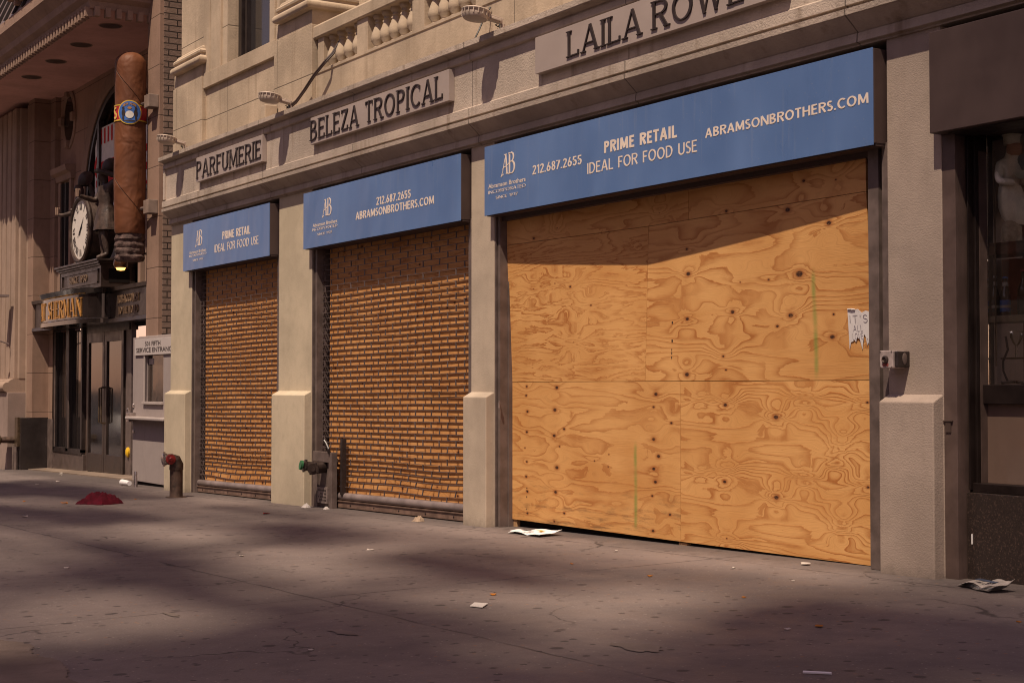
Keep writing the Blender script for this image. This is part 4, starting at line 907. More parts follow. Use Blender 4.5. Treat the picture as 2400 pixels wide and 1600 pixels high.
# ================================================================== key switch on the right pier
t = thing('key_switch_box', 'grey metal key switch box fixed beside the right pier, above its plinth', 'switch box', (4.78, -.2, 1.29))
MB().box(4.70, 4.81, -.262, -.15, 1.292, 1.402).build('plate', plain('worn_grey_box', (.36, .29, .27), .5, .45, .1, .25, 14), t, bevel=.006)
MB().lathe([(.024, 0), (.024, -.012), (.016, -.016), (.012, -.010)], (4.752, -.262, 1.345), 18, 'y').build('lock_barrel', 'bronze', t, smooth=True)
MB().box(4.728, 4.775, -.2645, -.2615, 1.305, 1.322).build('red_label', plain('faded_red_label', (.25, .06, .05), .5, .3), t)
bo = MB()
for x in (4.708, 4.802):
    for z in (1.30, 1.394): bo.lathe([(.005, 0), (.004, -.003)], (x, -.262, z), 8, 'y')
bo.build('screws', 'chrome', t)['kind'] = 'stuff'
MB().box(4.8105, 4.835, -.25, -.12, 1.297, 1.397).build('side_box', 'dark', t, bevel=.008)
MB().lathe([(.02, 0), (.02, .003), (.015, .005)], (4.835, -.185, 1.35), 18, 'x', sy=1.8).build('side_plate', 'steel_rail', t, smooth=True)
hs = MB(); hs.tube([(.02, -.128, 1.045), (.05, -.150, 1.045), (.062, -.150, 1.045)], .005, 6); hs.box(.045, .062, -.156, -.146, .99, 1.04)
tag(hs.build('padlock_hasp', 'bar', loc=(.045, -.14, 1.0)), 'small steel hasp on the guide rail left of the plywood', 'hasp')

# ================================================================== standpipes
def hexcap(mb, c, r, d, ax='y'): mb.lathe([(r, 0), (r, d)], c, 6, ax)
sx_, sy_ = -6.74, -.66; g = gz(sx_, sy_)
t = thing('standpipe', 'rusty standpipe with a red capped outlet by the first pier', 'standpipe', (sx_, sy_, g))
MB().lathe([(.088, 0), (.086, .02), (.080, .03), (.080, .35), (.086, .355), (.086, .375)], (sx_, sy_, g-.01), 22).build('pipe', 'rust', t, smooth=True)
MB().tube([(sx_, sy_, g+.36), (sx_, sy_, g+.40), (sx_-.005, sy_-.02, g+.455), (sx_-.012, sy_-.07, g+.475), (sx_-.02, sy_-.13, g+.478)], [.086, .088, .084, .072, .062], 18).build('elbow', 'rust', t, smooth=True)
MB().lathe([(.072, 0), (.078, -.012), (.078, -.04), (.06, -.05)], (sx_-.02, sy_-.12, g+.478), 20, 'y').build('outlet_ring', 'chrome', t, smooth=True)
oc = MB().lathe([(.05, 0), (.062, .006), (.062, .03), (.03, .036), (.02, .05)], (sx_+.055, sy_-.10, g+.478), 20, 'x').build('outlet_cap', 'red', t, smooth=True)
mb = MB()
for a in (0, 90, 180, 270): mb.box(sx_-.02-.012+.078*math.cos(R(a)), sx_-.02+.012+.078*math.cos(R(a)), sy_-.165, sy_-.14, g+.466+.078*math.sin(R(a)), g+.49+.078*math.sin(R(a)))
mb.build('lugs', 'chrome', t)['kind'] = 'stuff'
MB().lathe([(.10, 0), (.13, .004), (.13, .012), (.09, .02)], (sx_, sy_, g-.005), 20).build('floor_plate', 'rust', t)
# frame let into the corner of the wide grille
t = thing('hose_connection', 'brass hose connection with a green cap in a steel frame at the wide grille', 'fire connection', (-3.55, -.2, gz(-3.5, 0)))
g = gz(-3.5, -.15)
fr = MB()
fr.box(-3.80, -3.70, -.165, -.10, g-.02, .47); fr.box(-3.40, -3.32, -.165, -.10, g-.02, .47); fr.box(-3.70, -3.40, -.165, -.10, .36, .47); fr.box(-3.70, -3.40, -.13, -.12, g, .36)
fr.build('frame', 'steel_rail', t, bevel=.003)
MB().box(-3.66, -3.41, -.175, -.131, g+.05, g+.22).build('data_plate', plain('grey_data_plate', (.20, .155, .14), .5, .4, .2, .3, 20), t)
ln = MB()
for k in range(4):
    rr = random.Random(k)
    for i in range(7):
        if rr.random() < .8: ln.box(-3.64+i*.03, -3.622+i*.03, -.1775, -.175, g+.075+k*.035, g+.092+k*.035)
ln.build('raised_lettering', 'dark', t)['kind'] = 'stuff'
fr = MB(); fr.tube([(-3.38, -.165, .46), (-3.37, -.18, .51), (-3.41, -.19, .57), (-3.44, -.20, .60)], [.02, .018, .014, .012], 8); fr.build('bent_tab', 'dark', t, smooth=True)
MB().box(-3.25, -3.20, -.10, -.05, .02, .62).build('loose_chain_guide', 'dark', t)
zc = .305
MB().tube([(-3.56, -.10, zc), (-3.56, -.22, zc), (-3.57, -.27, zc)], [.06, .07, .075], 18).build('body', 'bronze', t, smooth=True)
for nx_, ex, ez, capm in ((0, -.02, .02, 'green'), (1, .085, -.01, 'bronze')):
    e0 = Vector((-3.56, -.25, zc)); e1 = e0+Vector((ex, -.11+nx_*.05, ez))
    o = MB().tube([e0, e0.lerp(e1, .5), e1], [.058, .052, .05], 16).build('outlet', 'bronze', t, smooth=True)
    d = (e1-e0).normalized()
    mb = MB(); mb.tube([e1-d*.01, e1+d*.015], [.062, .062], 18); mb.tube([e1+d*.015, e1+d*.03], [.03, .03], 6)
    mb.build('cap', 'bronze', o, smooth=True)
    if capm == 'green': MB().tube([e1+d*.03, e1+d*.055], [.053, .05], 18).build('cap_disc', 'green', o, smooth=True)
    mb = MB(); sd = d.orthogonal().normalized(); w2 = d.cross(sd)
    for k in range(4):
        a = k*math.pi/2+.4; c_ = e1+(sd*math.cos(a)+w2*math.sin(a))*.062; mb.lathe([(.012, -.012), (.014, 0), (.012, .012)], c_, 8)
    mb.build('lugs', 'bronze', o)['kind'] = 'stuff'

# ================================================================== the tobacconist's building on the left
LX0, LX1 = -17.52, -9.65
L = thing('shop_building', 'brown stone shop building with deep canopy, arched window and brick flank on the left', 'building', (-14.0, .1, 0))
def P(mb, n_, m_, par=None, **k): return mb.build(n_, m_, par or L, **k)
WY = .8
# back wall with an arched opening and a door opening
AC, AZ, AR = -13.75, 4.5, 1.86
mb = MB()
mb.box(-17.52, -15.61, WY, WY+.4, 2.3, 7.2); mb.box(AC+AR, -10.1, WY, WY+.4, -.4, 7.2)
n_ = 24; pts = [(AC+AR*math.cos(R(180-180*i/n_)), AZ+AR*math.sin(R(180-180*i/n_))) for i in range(n_+1)]
for i in range(n_):
    p, q_ = pts[i], pts[i+1]
    mb.hexa([(p[0], WY, p[1]), (q_[0], WY, q_[1]), (q_[0], WY+.4, q_[1]), (p[0], WY+.4, p[1]), (p[0], WY, 7.2), (q_[0], WY, 7.2), (q_[0], WY+.4, 7.2), (p[0], WY+.4, 7.2)])
P(mb, 'front_wall', 'blocks_wall')
mb = MB()
ro, ri = 2.10, AR
prev = None
def ringpts(r, y): return [(AC+r*math.cos(R(180-180*i/n_)), y, AZ+r*math.sin(R(180-180*i/n_))) for i in range(n_+1)]
sur = MB(); rg_ = [[(AC-ro, WY-.025, 2.6)]+ringpts(ro, WY-.025)+[(AC+ro, WY-.025, 2.6)], [(AC-ri-.1, WY-.04, 2.6)]+ringpts(ri+.1, WY-.04)+[(AC+ri+.1, WY-.04, 2.6)], [(AC-ri, WY-.015, 2.6)]+ringpts(ri, WY-.015)+[(AC+ri, WY-.015, 2.6)], [(AC-ri, WY+.2, 2.6)]+ringpts(ri, WY+.2)+[(AC+ri, WY+.2, 2.6)]]
k = len(rg_[0]); rg_ = [[(a, WY+.01, c_) for a, b, c_ in rg_[0]]]+rg_
for r_ in rg_: sur.v += r_
for j in range(len(rg_)-1):
    for i in range(k-1): sur.f.append((j*k+i, j*k+i+1, (j+1)*k+i+1, (j+1)*k+i))
aw = MB(); rr_ = [(AC-ri, WY+.22, 2.6)]+ringpts(ri, WY+.22)+[(AC+ri, WY+.22, 2.6)]
aw.add(rr_, [tuple(range(len(rr_)))])
win = P(aw, 'arched_window', 'dark_glass')
sur.build('surround', 'brownstone', win, smooth=True)
fr = MB()
for r0, r1, y in ((AR-.11, AR+.02, WY+.01),):
    A = [(AC-r1, y, 2.6)]+ringpts(r1, y)+[(AC+r1, y, 2.6)]; Bq = [(AC-r0, y, 2.6)]+ringpts(r0, y)+[(AC+r0, y, 2.6)]; k = len(A)
    fr.add(A+Bq+[(a, y+.1, c_) for a, b, c_ in A]+[(a, y+.1, c_) for a, b, c_ in Bq], [(i, i+1, k+i+1, k+i) for i in range(k-1)]+[(k+i, k+i+1, 3*k+i+1, 3*k+i) for i in range(k-1)])
for x in (AC-1.15, AC-.1, AC+.9): fr.box(x-.05, x+.05, WY+.012, WY+.1, 2.6, AZ+math.sqrt(max(0, AR**2-(x-AC)**2)))
fr.box(AC-AR, AC+AR, WY+.014, WY+.1, 4.38, 4.46)
fr.build('frame', 'dark', win)
# striped banner hung behind the arch bars
bn = thing('striped_banner', 'white banner with red stripes hung behind the arched window', 'banner', (-14.2, WY+.06, 4.2))
MB().box(-15.22, -12.4, WY+.062, WY+.07, 3.3, 5.75).build('cloth', plain('white_banner_cloth', (.75, .70, .67), .8, .2, 0, .08), bn)
st = MB()
for i, z in enumerate((5.02, 4.72, 4.42, 4.12, 3.82)): st.box(-15.15 if i else -14.95, -12.4, WY+.057, WY+.061, z, z+.12)
for i in range(12): st.box(-14.9+i*.2, -14.82+i*.2, WY+.057, WY+.061, 5.45, 5.72)
st.add([(-15.0+.25*math.cos(R(90+180*i/12))*rr, WY+.0585, 5.08+.22*math.sin(R(90+180*i/12))*rr/1.0) for rr in (1.0, .55) for i in range(13)], [(i, i+1, 14+i, 13+i) for i in range(12)])
st.build('red_stripes', plain('red_banner_stripes', (.55, .03, .035), .8, .2), bn)
# side pieces of the recess
P(MB().box(-17.9, -17.52, .39, 1.3, .59, 7.0), 'recess_pier', 'blocks', bevel=.006)
P(MB().box(-17.95, -17.52, .21, .391, .0-.4, .585).box(-17.95, -17.515, .20, .80, -.4, .59), 'dark_wainscot', 'darkpanel')
P(MB().box(-17.52, -17.2, WY-.10, WY+.05, .57, 6.9), 'corner_strip', 'blocks')
P(MB().box(-17.52, -17.2, WY-.11, WY+.05, -.4, .57), 'corner_base', 'steel_rail')
P(MB().box(-10.17, LX1, .1, 1.6, -.4, 7.0), 'corner_pier', 'blocks', bevel=.006)
P(MB().prism([(.16, -.4), (1.8, -.4), (1.8, 12), (.16, 12)], LX1, LX1+.02, 'x'), 'brick_flank', 'brick')
P(MB().box(-9.63, -8.0, 1.75, 1.85, -.4, 12), 'alley_wall', 'brick')
P(MB().box(-26, -9.7, 1.65, 6, 7.2, 40), 'tower_wall', 'blocks_wall')
# oval window with four keystones
ow = MB(); oc_ = (-16.62, 6.16); N_ = 28
def ov(rx, rz, y): return [(oc_[0]+rx*math.cos(2*math.pi*i/N_), y, oc_[1]+rz*math.sin(2*math.pi*i/N_)) for i in range(N_)]
o_ = P(MB().add(ov(.31, .43, WY-.006), [tuple(range(N_))]), 'oval_window', 'dark_glass')
sv = MB(); rings = [ov(.44, .56, WY+.02), ov(.44, .56, WY-.02), ov(.38, .50, WY-.035), ov(.31, .43, WY-.015), ov(.31, .43, WY-.002)]
for r_ in rings: sv.v += r_
for j in range(4):
    for i in range(N_): sv.f.append((j*N_+i, j*N_+(i+1) % N_, (j+1)*N_+(i+1) % N_, (j+1)*N_+i))
sv.build('surround', 'brownstone', o_, smooth=True)
for dx, dz, w, h in ((0, .47, .08, .07), (0, -.47, .08, .07), (.37, .0, .08, .08), (-.37, 0, .08, .08)):
    MB().box(oc_[0]+dx-w, oc_[0]+dx+w, WY-.085, WY-.01, oc_[1]+dz-h, oc_[1]+dz+h).build('keystone', 'brownstone', o_, bevel=.01)
# narrow side window with a hood, left of the arch
sw = P(MB().box(-16.98, -16.42, WY-.02, WY-.014, 2.7, 4.98), 'side_window', 'dark_glass')
mb = MB(); mb.box(-17.12, -16.98, WY-.06, WY, 2.7, 5.02); mb.box(-16.42, -16.3, WY-.06, WY, 2.7, 5.02); mb.build('architrave', 'brownstone', sw, bevel=.006)
MB().prism([(WY, 5.02), (WY-.08, 5.02), (WY-.10, 5.12), (WY-.18, 5.16), (WY-.20, 5.26), (WY, 5.28)], -17.22, -16.2, 'x').build('hood', 'brownstone', sw)
mb = MB(); mb.box(-16.98, -16.9, WY-.05, WY-.02, 2.7, 4.98); mb.box(-16.72, -16.66, WY-.05, WY-.02, 2.7, 4.98); mb.build('frame', 'dark', sw)
# canopy: soffit, cornice, dentils, downlights, mansard
CX1, CYF, CZ = -10.15, -.77, 6.66
cp = P(MB().box(-26, CX1, CYF, WY+.3, CZ, CZ+.15), 'canopy', 'soffit')
prof = [(0, .0), (.02, .10), (.10, .16), (.12, .26), (.22, .36), (.26, .40), (.26, .50), (.20, .54), (.20, .62), (-.1, .66)]
cv = MB()
for o_x, dz in prof: cv.v += [(-26, CYF-o_x, CZ+dz), (CX1+o_x, CYF-o_x, CZ+dz), (CX1+o_x, 1.6, CZ+dz)]
for j in range(len(prof)-1):
    for i in range(2): cv.f.append((j*3+i, j*3+i+1, (j+1)*3+i+1, (j+1)*3+i))
cv.build('cornice', 'brownstone', cp)
dn = MB(); i = 0
x = CX1-.04
while x > -24: dn.box(x-.075, x, CYF-.055, CYF+.05, CZ-.115, CZ+.02); x -= .16
y = CYF+.06
while y < .12: dn.box(CX1-.055, CX1+.055, y, y+.075, CZ-.115, CZ+.02); y += .16
dn.build('dentil_course', 'brownstone', cp)['kind'] = 'stuff'
dl_m = plain('dark_downlight', (.05, .022, .014), .5, .3)
for x in (-11.07, -12.58, -14.03, -15.56):
    d_ = MB().lathe([(.16, .0), (.165, -.006), (.175, -.006), (.18, 0.0)], (x, -.18, CZ-.001), 26, cap=False).build('downlight', 'brownstone', cp, smooth=True)
    MB().lathe([(.16, -.003), (.10, -.0035), (.0005, -.004)], (x, -.18, CZ), 26, cap=False).build('lens', dl_m, d_)
rf = P(MB().hexa([(-26, CYF-.18, CZ+.62), (CX1+.15, CYF-.18, CZ+.62), (CX1+.15, 1.6, CZ+.62), (-26, 1.6, CZ+.62), (-26, .35, 10.2), (CX1-.6, .35, 10.2), (CX1-.6, 1.6, 10.2), (-26, 1.6, 10.2)]), 'mansard_roof', 'slate')
rb = MB(); x = -10.4
while x > -25.5:
    for k in range(1):
        y0_, z0_, y1_, z1_ = CYF-.18, CZ+.63, .35, 10.2
        rb.hexa([(x-.025, y0_-.05, z0_), (x+.025, y0_-.05, z0_), (x+.025, y0_+.01, z0_), (x-.025, y0_+.01, z0_), (x-.025, y1_-.05, z1_), (x+.025, y1_-.05, z1_), (x+.025, y1_+.01, z1_), (x-.025, y1_+.01, z1_)])
    x -= .55
rb.build('standing_seam', 'slate_rib', rf)['kind'] = 'stuff'
sb = MB(); sb.box(-13.9, -11.4, -1.15, -.55, 7.62, 7.9); sb.box(-13.8, -11.5, -1.05, -.5, 7.5, 7.62)
for k in range(6): sb.box(-13.6+k*.36, -13.5+k*.36, -1.0, -.6, 7.40, 7.5)
P(sb, 'window_sill_box', 'brownstone', bevel=.01)
P(MB().box(-13.2, -12.0, -.95, -.6, 7.9, 9.2), 'dormer', 'dark_glass')
# shopfront: window, doors, framing
g = gz(-16.3, .8)+.02
sf = P(MB().box(-17.15, -15.40, WY-.02, WY-.012, .05, 2.2), 'shop_window', 'dark_glass')
mb = MB()
for x0, x1 in ((-17.24, -17.12), (-16.36, -16.22), (-15.44, -15.36)): mb.box(x0, x1, WY-.10, WY+.02, .0, 2.25)
mb.box(-17.24, -15.36, WY-.10, WY+.02, -.03, .055)
mb.build('frame', 'dark', sf)
mb = MB(); mb.box(-17.08, -17.04, WY-.11, WY-.10, .06, 2.2); mb.box(-16.19, -16.15, WY-.11, WY-.1, .06, 2.2); mb.build('bead', 'steel_rail', sf)
P(MB().box(-17.24, -15.30, WY-.085, WY+.02, -.4, -.03), 'stall_riser', plain('dull_grey_brown_panel', (.085, .062, .055), .4, .4), bevel=.004)
P(MB().box(-15.36, -15.22, WY-.02, WY+.05, -.4, 2.25), 'door_post', 'blocks')
P(MB().box(-13.13, -12.85, WY-.03, WY+.05, -.4, 2.25), 'door_post', 'steel_rail')
for i, (x0, x1) in enumerate(((-15.21, -14.2), (-14.18, -13.17))):
    d_ = MB(); z0, z1 = -.30, 2.12
    d_.box(x0, x0+.11, WY-.06, WY, z0, z1); d_.box(x1-.11, x1, WY-.06, WY, z0, z1); d_.box(x0+.11, x1-.11, WY-.06, WY, z0, .02); d_.box(x0+.11, x1-.11, WY-.06, WY, 1.95, z1)
    d_ = P(d_, 'shop_door', 'bronze', bevel=.004)
    MB().box(x0+.11, x1-.11, WY-.035, WY-.028, .02, 1.95).build('pane', 'dark_glass', d_)
    hx = x1-.05 if i == 0 else x0+.05
    MB().tube([(hx, WY-.06, .55), (hx, WY-.13, .57), (hx, WY-.13, 1.15), (hx, WY-.06, 1.17)], .014, 8).build('pull_handle', 'brass', d_, smooth=True)
P(MB().box(-15.3, -12.9, WY-.05, WY+.1, 2.12, 2.35), 'door_head', 'dark')
P(MB().box(-15.55, -10.2, WY+.02, WY+.3, 2.2, 2.7), 'fascia_back', 'void')
# ---- far-left classical pier
c_ = thing('classical_pier', 'pale stone classical pier with moulded base at the far left edge', 'pier', (-19.0, .3, -.4))
MB().box(-20.2, -18.0, .06, 1.4, -.42, 1.07).build('pedestal', stone('pedestal_stone', (.27, .20, .17), .003, 45, dirt=(-.45, -.2)), c_, bevel=.01)
mb = MB(); pr = [(.06, 1.07), (.05, 1.075)]+[(.10-.10*math.sin(R(a)), 1.17-.095*math.cos(R(a))) for a in range(0, 181, 18)]+[(.12, 1.275), (.13, 1.30), (.20, 1.33)]
pr2 = [(y-.02, z) for y, z in pr]
q_ = pr2+[(1.0, 1.33), (1.0, 1.07)]
mb.prism(q_, -20.2, -18.05, 'x'); mb.build('base_moulding', 'pale_stone', c_, smooth=True)
mb = MB()
for k in range(6):
    x0 = -20.2+k*.36; mb.box(x0, x0+.27, .20, .9, 1.32, 6.55); mb.box(x0+.27, x0+.36, .27, .9, 1.32, 6.55)
mb.build('fluted_shaft', 'pale_stone', c_, bevel=.02)
MB().box(-18.04, -17.9, .40, 1.2, -.4, 6.6).build('reveal', 'pale_stone', c_)
mb = MB(); mb.box(-18.42, -18.1, -.25, .1, 2.9, 2.94); mb.tube([(-18.3, .15, 2.0), (-18.3, -.3, 2.15)], .015, 6); mb.build('sign_bracket', 'bar', c_)
n2 = thing('neighbouring_building', 'sunlit pale limestone building front beyond the roof at the top left', 'building', (-28, 0, 0))
mb = MB().box(-34, -26.5, -.2, 3, -.5, 16); mb.build('wall', stone('neighbour_stone', (.5, .40, .29), .003, 30, joint=(1.2, .3)), n2)
mb = MB()
for z in (9.4, 9.55, 9.72): mb.box(-34, -26.45, -.35, -.2, z, z+.09)
mb.build('string_course', 'stone_plain', n2)
MB().box(-28.9, -27.6, -.21, -.19, 10.2, 13).build('window', 'upper_glass', n2)

# ---- shop sign band with curved bow
t = thing('shop_sign_band', 'dark bronze shop sign band with a curved bow and gilt capitals over the doors', 'sign', (-14.2, .43, 2.2))
BZ0, BZ1, BY = 2.24, 2.76, .43
MB().box(-17.54, -10.18, BY, .9, BZ0, BZ1).build('backing', 'bronze', t)
tr = MB(); tr.prism([(BY+.02, BZ1-.05), (BY-.05, BZ1-.03), (BY-.06, BZ1+.03), (BY+.3, BZ1+.05)], -12.98, -10.18, 'x'); tr.prism([(BY+.02, BZ0-.02), (BY-.05, BZ0-.02), (BY-.04, BZ0+.04), (BY+.02, BZ0+.06)], -12.98, -10.18, 'x')
tr.prism([(BY+.02, BZ1-.05), (BY-.05, BZ1-.03), (BY-.06, BZ1+.03), (BY+.3, BZ1+.05)], -17.54, -16.0, 'x'); tr.prism([(BY+.02, BZ0-.02), (BY-.05, BZ0-.02), (BY-.04, BZ0+.04), (BY+.02, BZ0+.06)], -17.54, -16.0, 'x')
tr.build('moulding', 'bronze', t)
bc, bw, bd = -14.5, 1.62, .40
def bowpt(s_): # s_ -1..1 along the bow
    a = math.pi*(s_+1)/2; e = 2/3.2
    cx, sn = math.cos(math.pi-a), math.sin(a)
    return bc+bw*math.copysign(abs(cx)**e, cx), BY-bd*abs(sn)**e
pl = [bowpt(-1+2*i/60) for i in range(61)]
bo = MB()
for z, o in ((BZ0-.02, .03), (BZ0+.05, .03), (BZ0+.07, .0), (BZ1-.06, .0), (BZ1-.04, .03), (BZ1+.04, .05), (BZ1+.05, 0)): bo.v += [(x+(x-bc)/bw*o, y-o, z) for x, y in pl]
for j in range(6):
    for i in range(60): bo.f.append((j*61+i, j*61+i+1, (j+1)*61+i+1, (j+1)*61+i))
bo.f.append(tuple(range(61))); bo.f.append(tuple(6*61+i for i in range(61)))
bo.build('bow', plain('polished_black_bow', (.018, .013, .012), .12, .6, 0, .3, 3), t, smooth=True)
# arc-length lookup for the letters
acc = [0]
for i in range(60): acc.append(acc[-1]+math.dist(pl[i], pl[i+1]))
def onbow(u):
    u = max(0, min(acc[-1]-1e-4, u)); i = next(k for k in range(60) if acc[k+1] >= u); f = (u-acc[i])/(acc[i+1]-acc[i])
    p, q_ = pl[i], pl[i+1]; d = ((q_[0]-p[0]), (q_[1]-p[1])); l_ = math.hypot(*d); return p[0]+d[0]*f, p[1]+d[1]*f, d[1]/l_, -d[0]/l_
def PB(x, z, d):
    a, b, nx_, ny_ = onbow(x); s_ = 1 if ny_ < 0 else -1; return (a+nx_*s_*(d+.004), b+ny_*s_*(d+.004), z)
text(MB(), 'NAT SHERMAN', PB, .22, acc[-1]-.62, 2.34, 2.65, heavy=.115, light=.045, serif=True, depth=.012, track=.22).build('lettering', 'gold', t)
FB = front(BY-.001)
for w_, a, b, z0, z1 in (('TOBACCONIST', -12.5, -11.45, 2.52, 2.65), ('TO THE WORLD', -12.45, -11.5, 2.34, 2.46)):
    text(MB(), w_, FB, a, b, z0, z1, heavy=.16, light=.07, serif=True, depth=.015, track=.14).build('lettering', plain('dull_bronze_letters', (.16, .10, .06), .45, .5, .3), t)
# pedestal over the band
t = thing('clock_pedestal', 'dark panelled pedestal lettered SINCE 1930 carrying the clock and the two statues', 'pedestal', (-13.67, .4, 2.8))
PX0, PX1, PY0, PY1 = -14.80, -12.52, .15, .72
MB().box(PX0, PX1, PY0, PY1, 2.78, 3.15).build('body', 'bronze', t, bevel=.006)
mb = MB()
for z0, z1, o in ((3.13, 3.16, .03), (3.16, 3.20, .06), (3.20, 3.235, .09)): mb.box(PX0-o, PX1+o, PY0-o, PY1+o, z0, z1)
mb.build('cap', 'bronze', t, bevel=.005)
mb = MB(); mb.box(PX0+.12, PX1-.12, PY0-.02, PY0, 3.06, 3.085); mb.box(PX0+.12, PX1-.12, PY0-.02, PY0, 2.85, 2.875); mb.box(PX0+.12, PX0+.15, PY0-.02, PY0, 2.86, 3.07); mb.box(PX1-.15, PX1-.12, PY0-.02, PY0, 2.86, 3.07)
mb.build('panel_moulding', 'bronze', t)
text(MB(), 'SINCE 1930', front(PY0-.001), -14.25, -13.25, 2.91, 3.03, heavy=.17, light=.08, serif=True, depth=.012).build('lettering', plain('worn_bronze_letters', (.17, .11, .07), .45, .5, .3), t)
MB().box(PX1-.01, PX1+.006, .28, .62, 2.86, 3.08).build('side_grille', 'void', t)
# clock
cx_, cz_ = -13.67, 3.80; cy_ = .16
t = thing('drum_clock', 'round white faced clock with Roman numerals in a dark drum, standing on the pedestal', 'clock', (cx_, .4, 3.235))
MB().lathe([(.50, .44), (.53, .42), (.535, .05), (.555, .03), (.575, 0), (.57, -.03), (.53, -.045), (.50, -.03), (.495, .0)], (cx_, cy_, cz_), 44, 'y', cap=False).build('case', 'statue', t, smooth=True)
MB().lathe([(.498, 0), (.0005, 0)], (cx_, cy_-.002, cz_), 44, 'y', cap=False).build('face', plain('white_clock_face', (.62, .56, .50), .5, .3, 0, .03), t)
MB().lathe([(.5, .44), (.0005, .445)], (cx_, cy_, cz_), 30, 'y', cap=False).build('back', 'statue', t)
nm = MB(); rn = {1: 'I', 2: 'II', 3: 'III', 4: 'IIII', 5: 'V', 6: 'VI', 7: 'VII', 8: 'VIII', 9: 'IX', 10: 'X', 11: 'XI', 12: 'XII'}
ink = 'letter'
for h in range(1, 13):
    a = R(90-30*h); ux, uz = math.cos(a), math.sin(a); tx, tz = uz, -ux; w = 0; st_ = []
    for ch in rn[h]:
        if ch == 'I': st_.append(((w+.018, 0), (w+.018, 1), .032)); w += .046
        elif ch == 'V': st_ += [((w+.005, 1), (w+.035, 0), .026), ((w+.035, 0), (w+.06, 1), .010)]; w += .068
        else: st_ += [((w+.005, 1), (w+.06, 0), .026), ((w+.005, 0), (w+.06, 1), .010)]; w += .068
    for k, (p, q_, th) in enumerate(st_):
        f_ = lambda u, v, d: (cx_+ux*(.33+.12*v)+tx*(u-w/2), cy_-.004-d, cz_+uz*(.33+.12*v)+tz*(u-w/2))
        vs = [f_(p[0]-th/2, p[1], k*.0002), f_(p[0]+th/2, p[1], k*.0002), f_(q_[0]+th/2, q_[1], k*.0002), f_(q_[0]-th/2, q_[1], k*.0002)]; nm.add(vs, [(0, 1, 2, 3)])
nm.build('numerals', ink, t, recalc=False)
for n3, ang, l0, l1, w in (('hour_hand', 48, -.10, .26, .03), ('minute_hand', 218, -.10, .20, .022)):
    a = R(ang); d = (math.cos(a), math.sin(a)); e = (-d[1], d[0])
    vs = [(cx_+d[0]*l0+e[0]*w, cy_-.012, cz_+d[1]*l0+e[1]*w), (cx_+d[0]*l0-e[0]*w, cy_-.012, cz_+d[1]*l0-e[1]*w), (cx_+d[0]*l1, cy_-.012, cz_+d[1]*l1)]
    MB().add(vs+[(x, y+.004, z) for x, y, z in vs], [(0, 1, 2), (5, 4, 3), (0, 3, 4, 1), (1, 4, 5, 2), (2, 5, 3, 0)]).build(n3, 'black', t)
mb = MB(); mb.hexa([(cx_-.3, .12, 3.236), (cx_+.3, .12, 3.236), (cx_+.3, .6, 3.236), (cx_-.3, .6, 3.236), (cx_-.16, .18, 3.29), (cx_+.16, .18, 3.29), (cx_+.16, .55, 3.29), (cx_-.16, .55, 3.29)]); mb.build('foot', 'statue', t, bevel=.01)
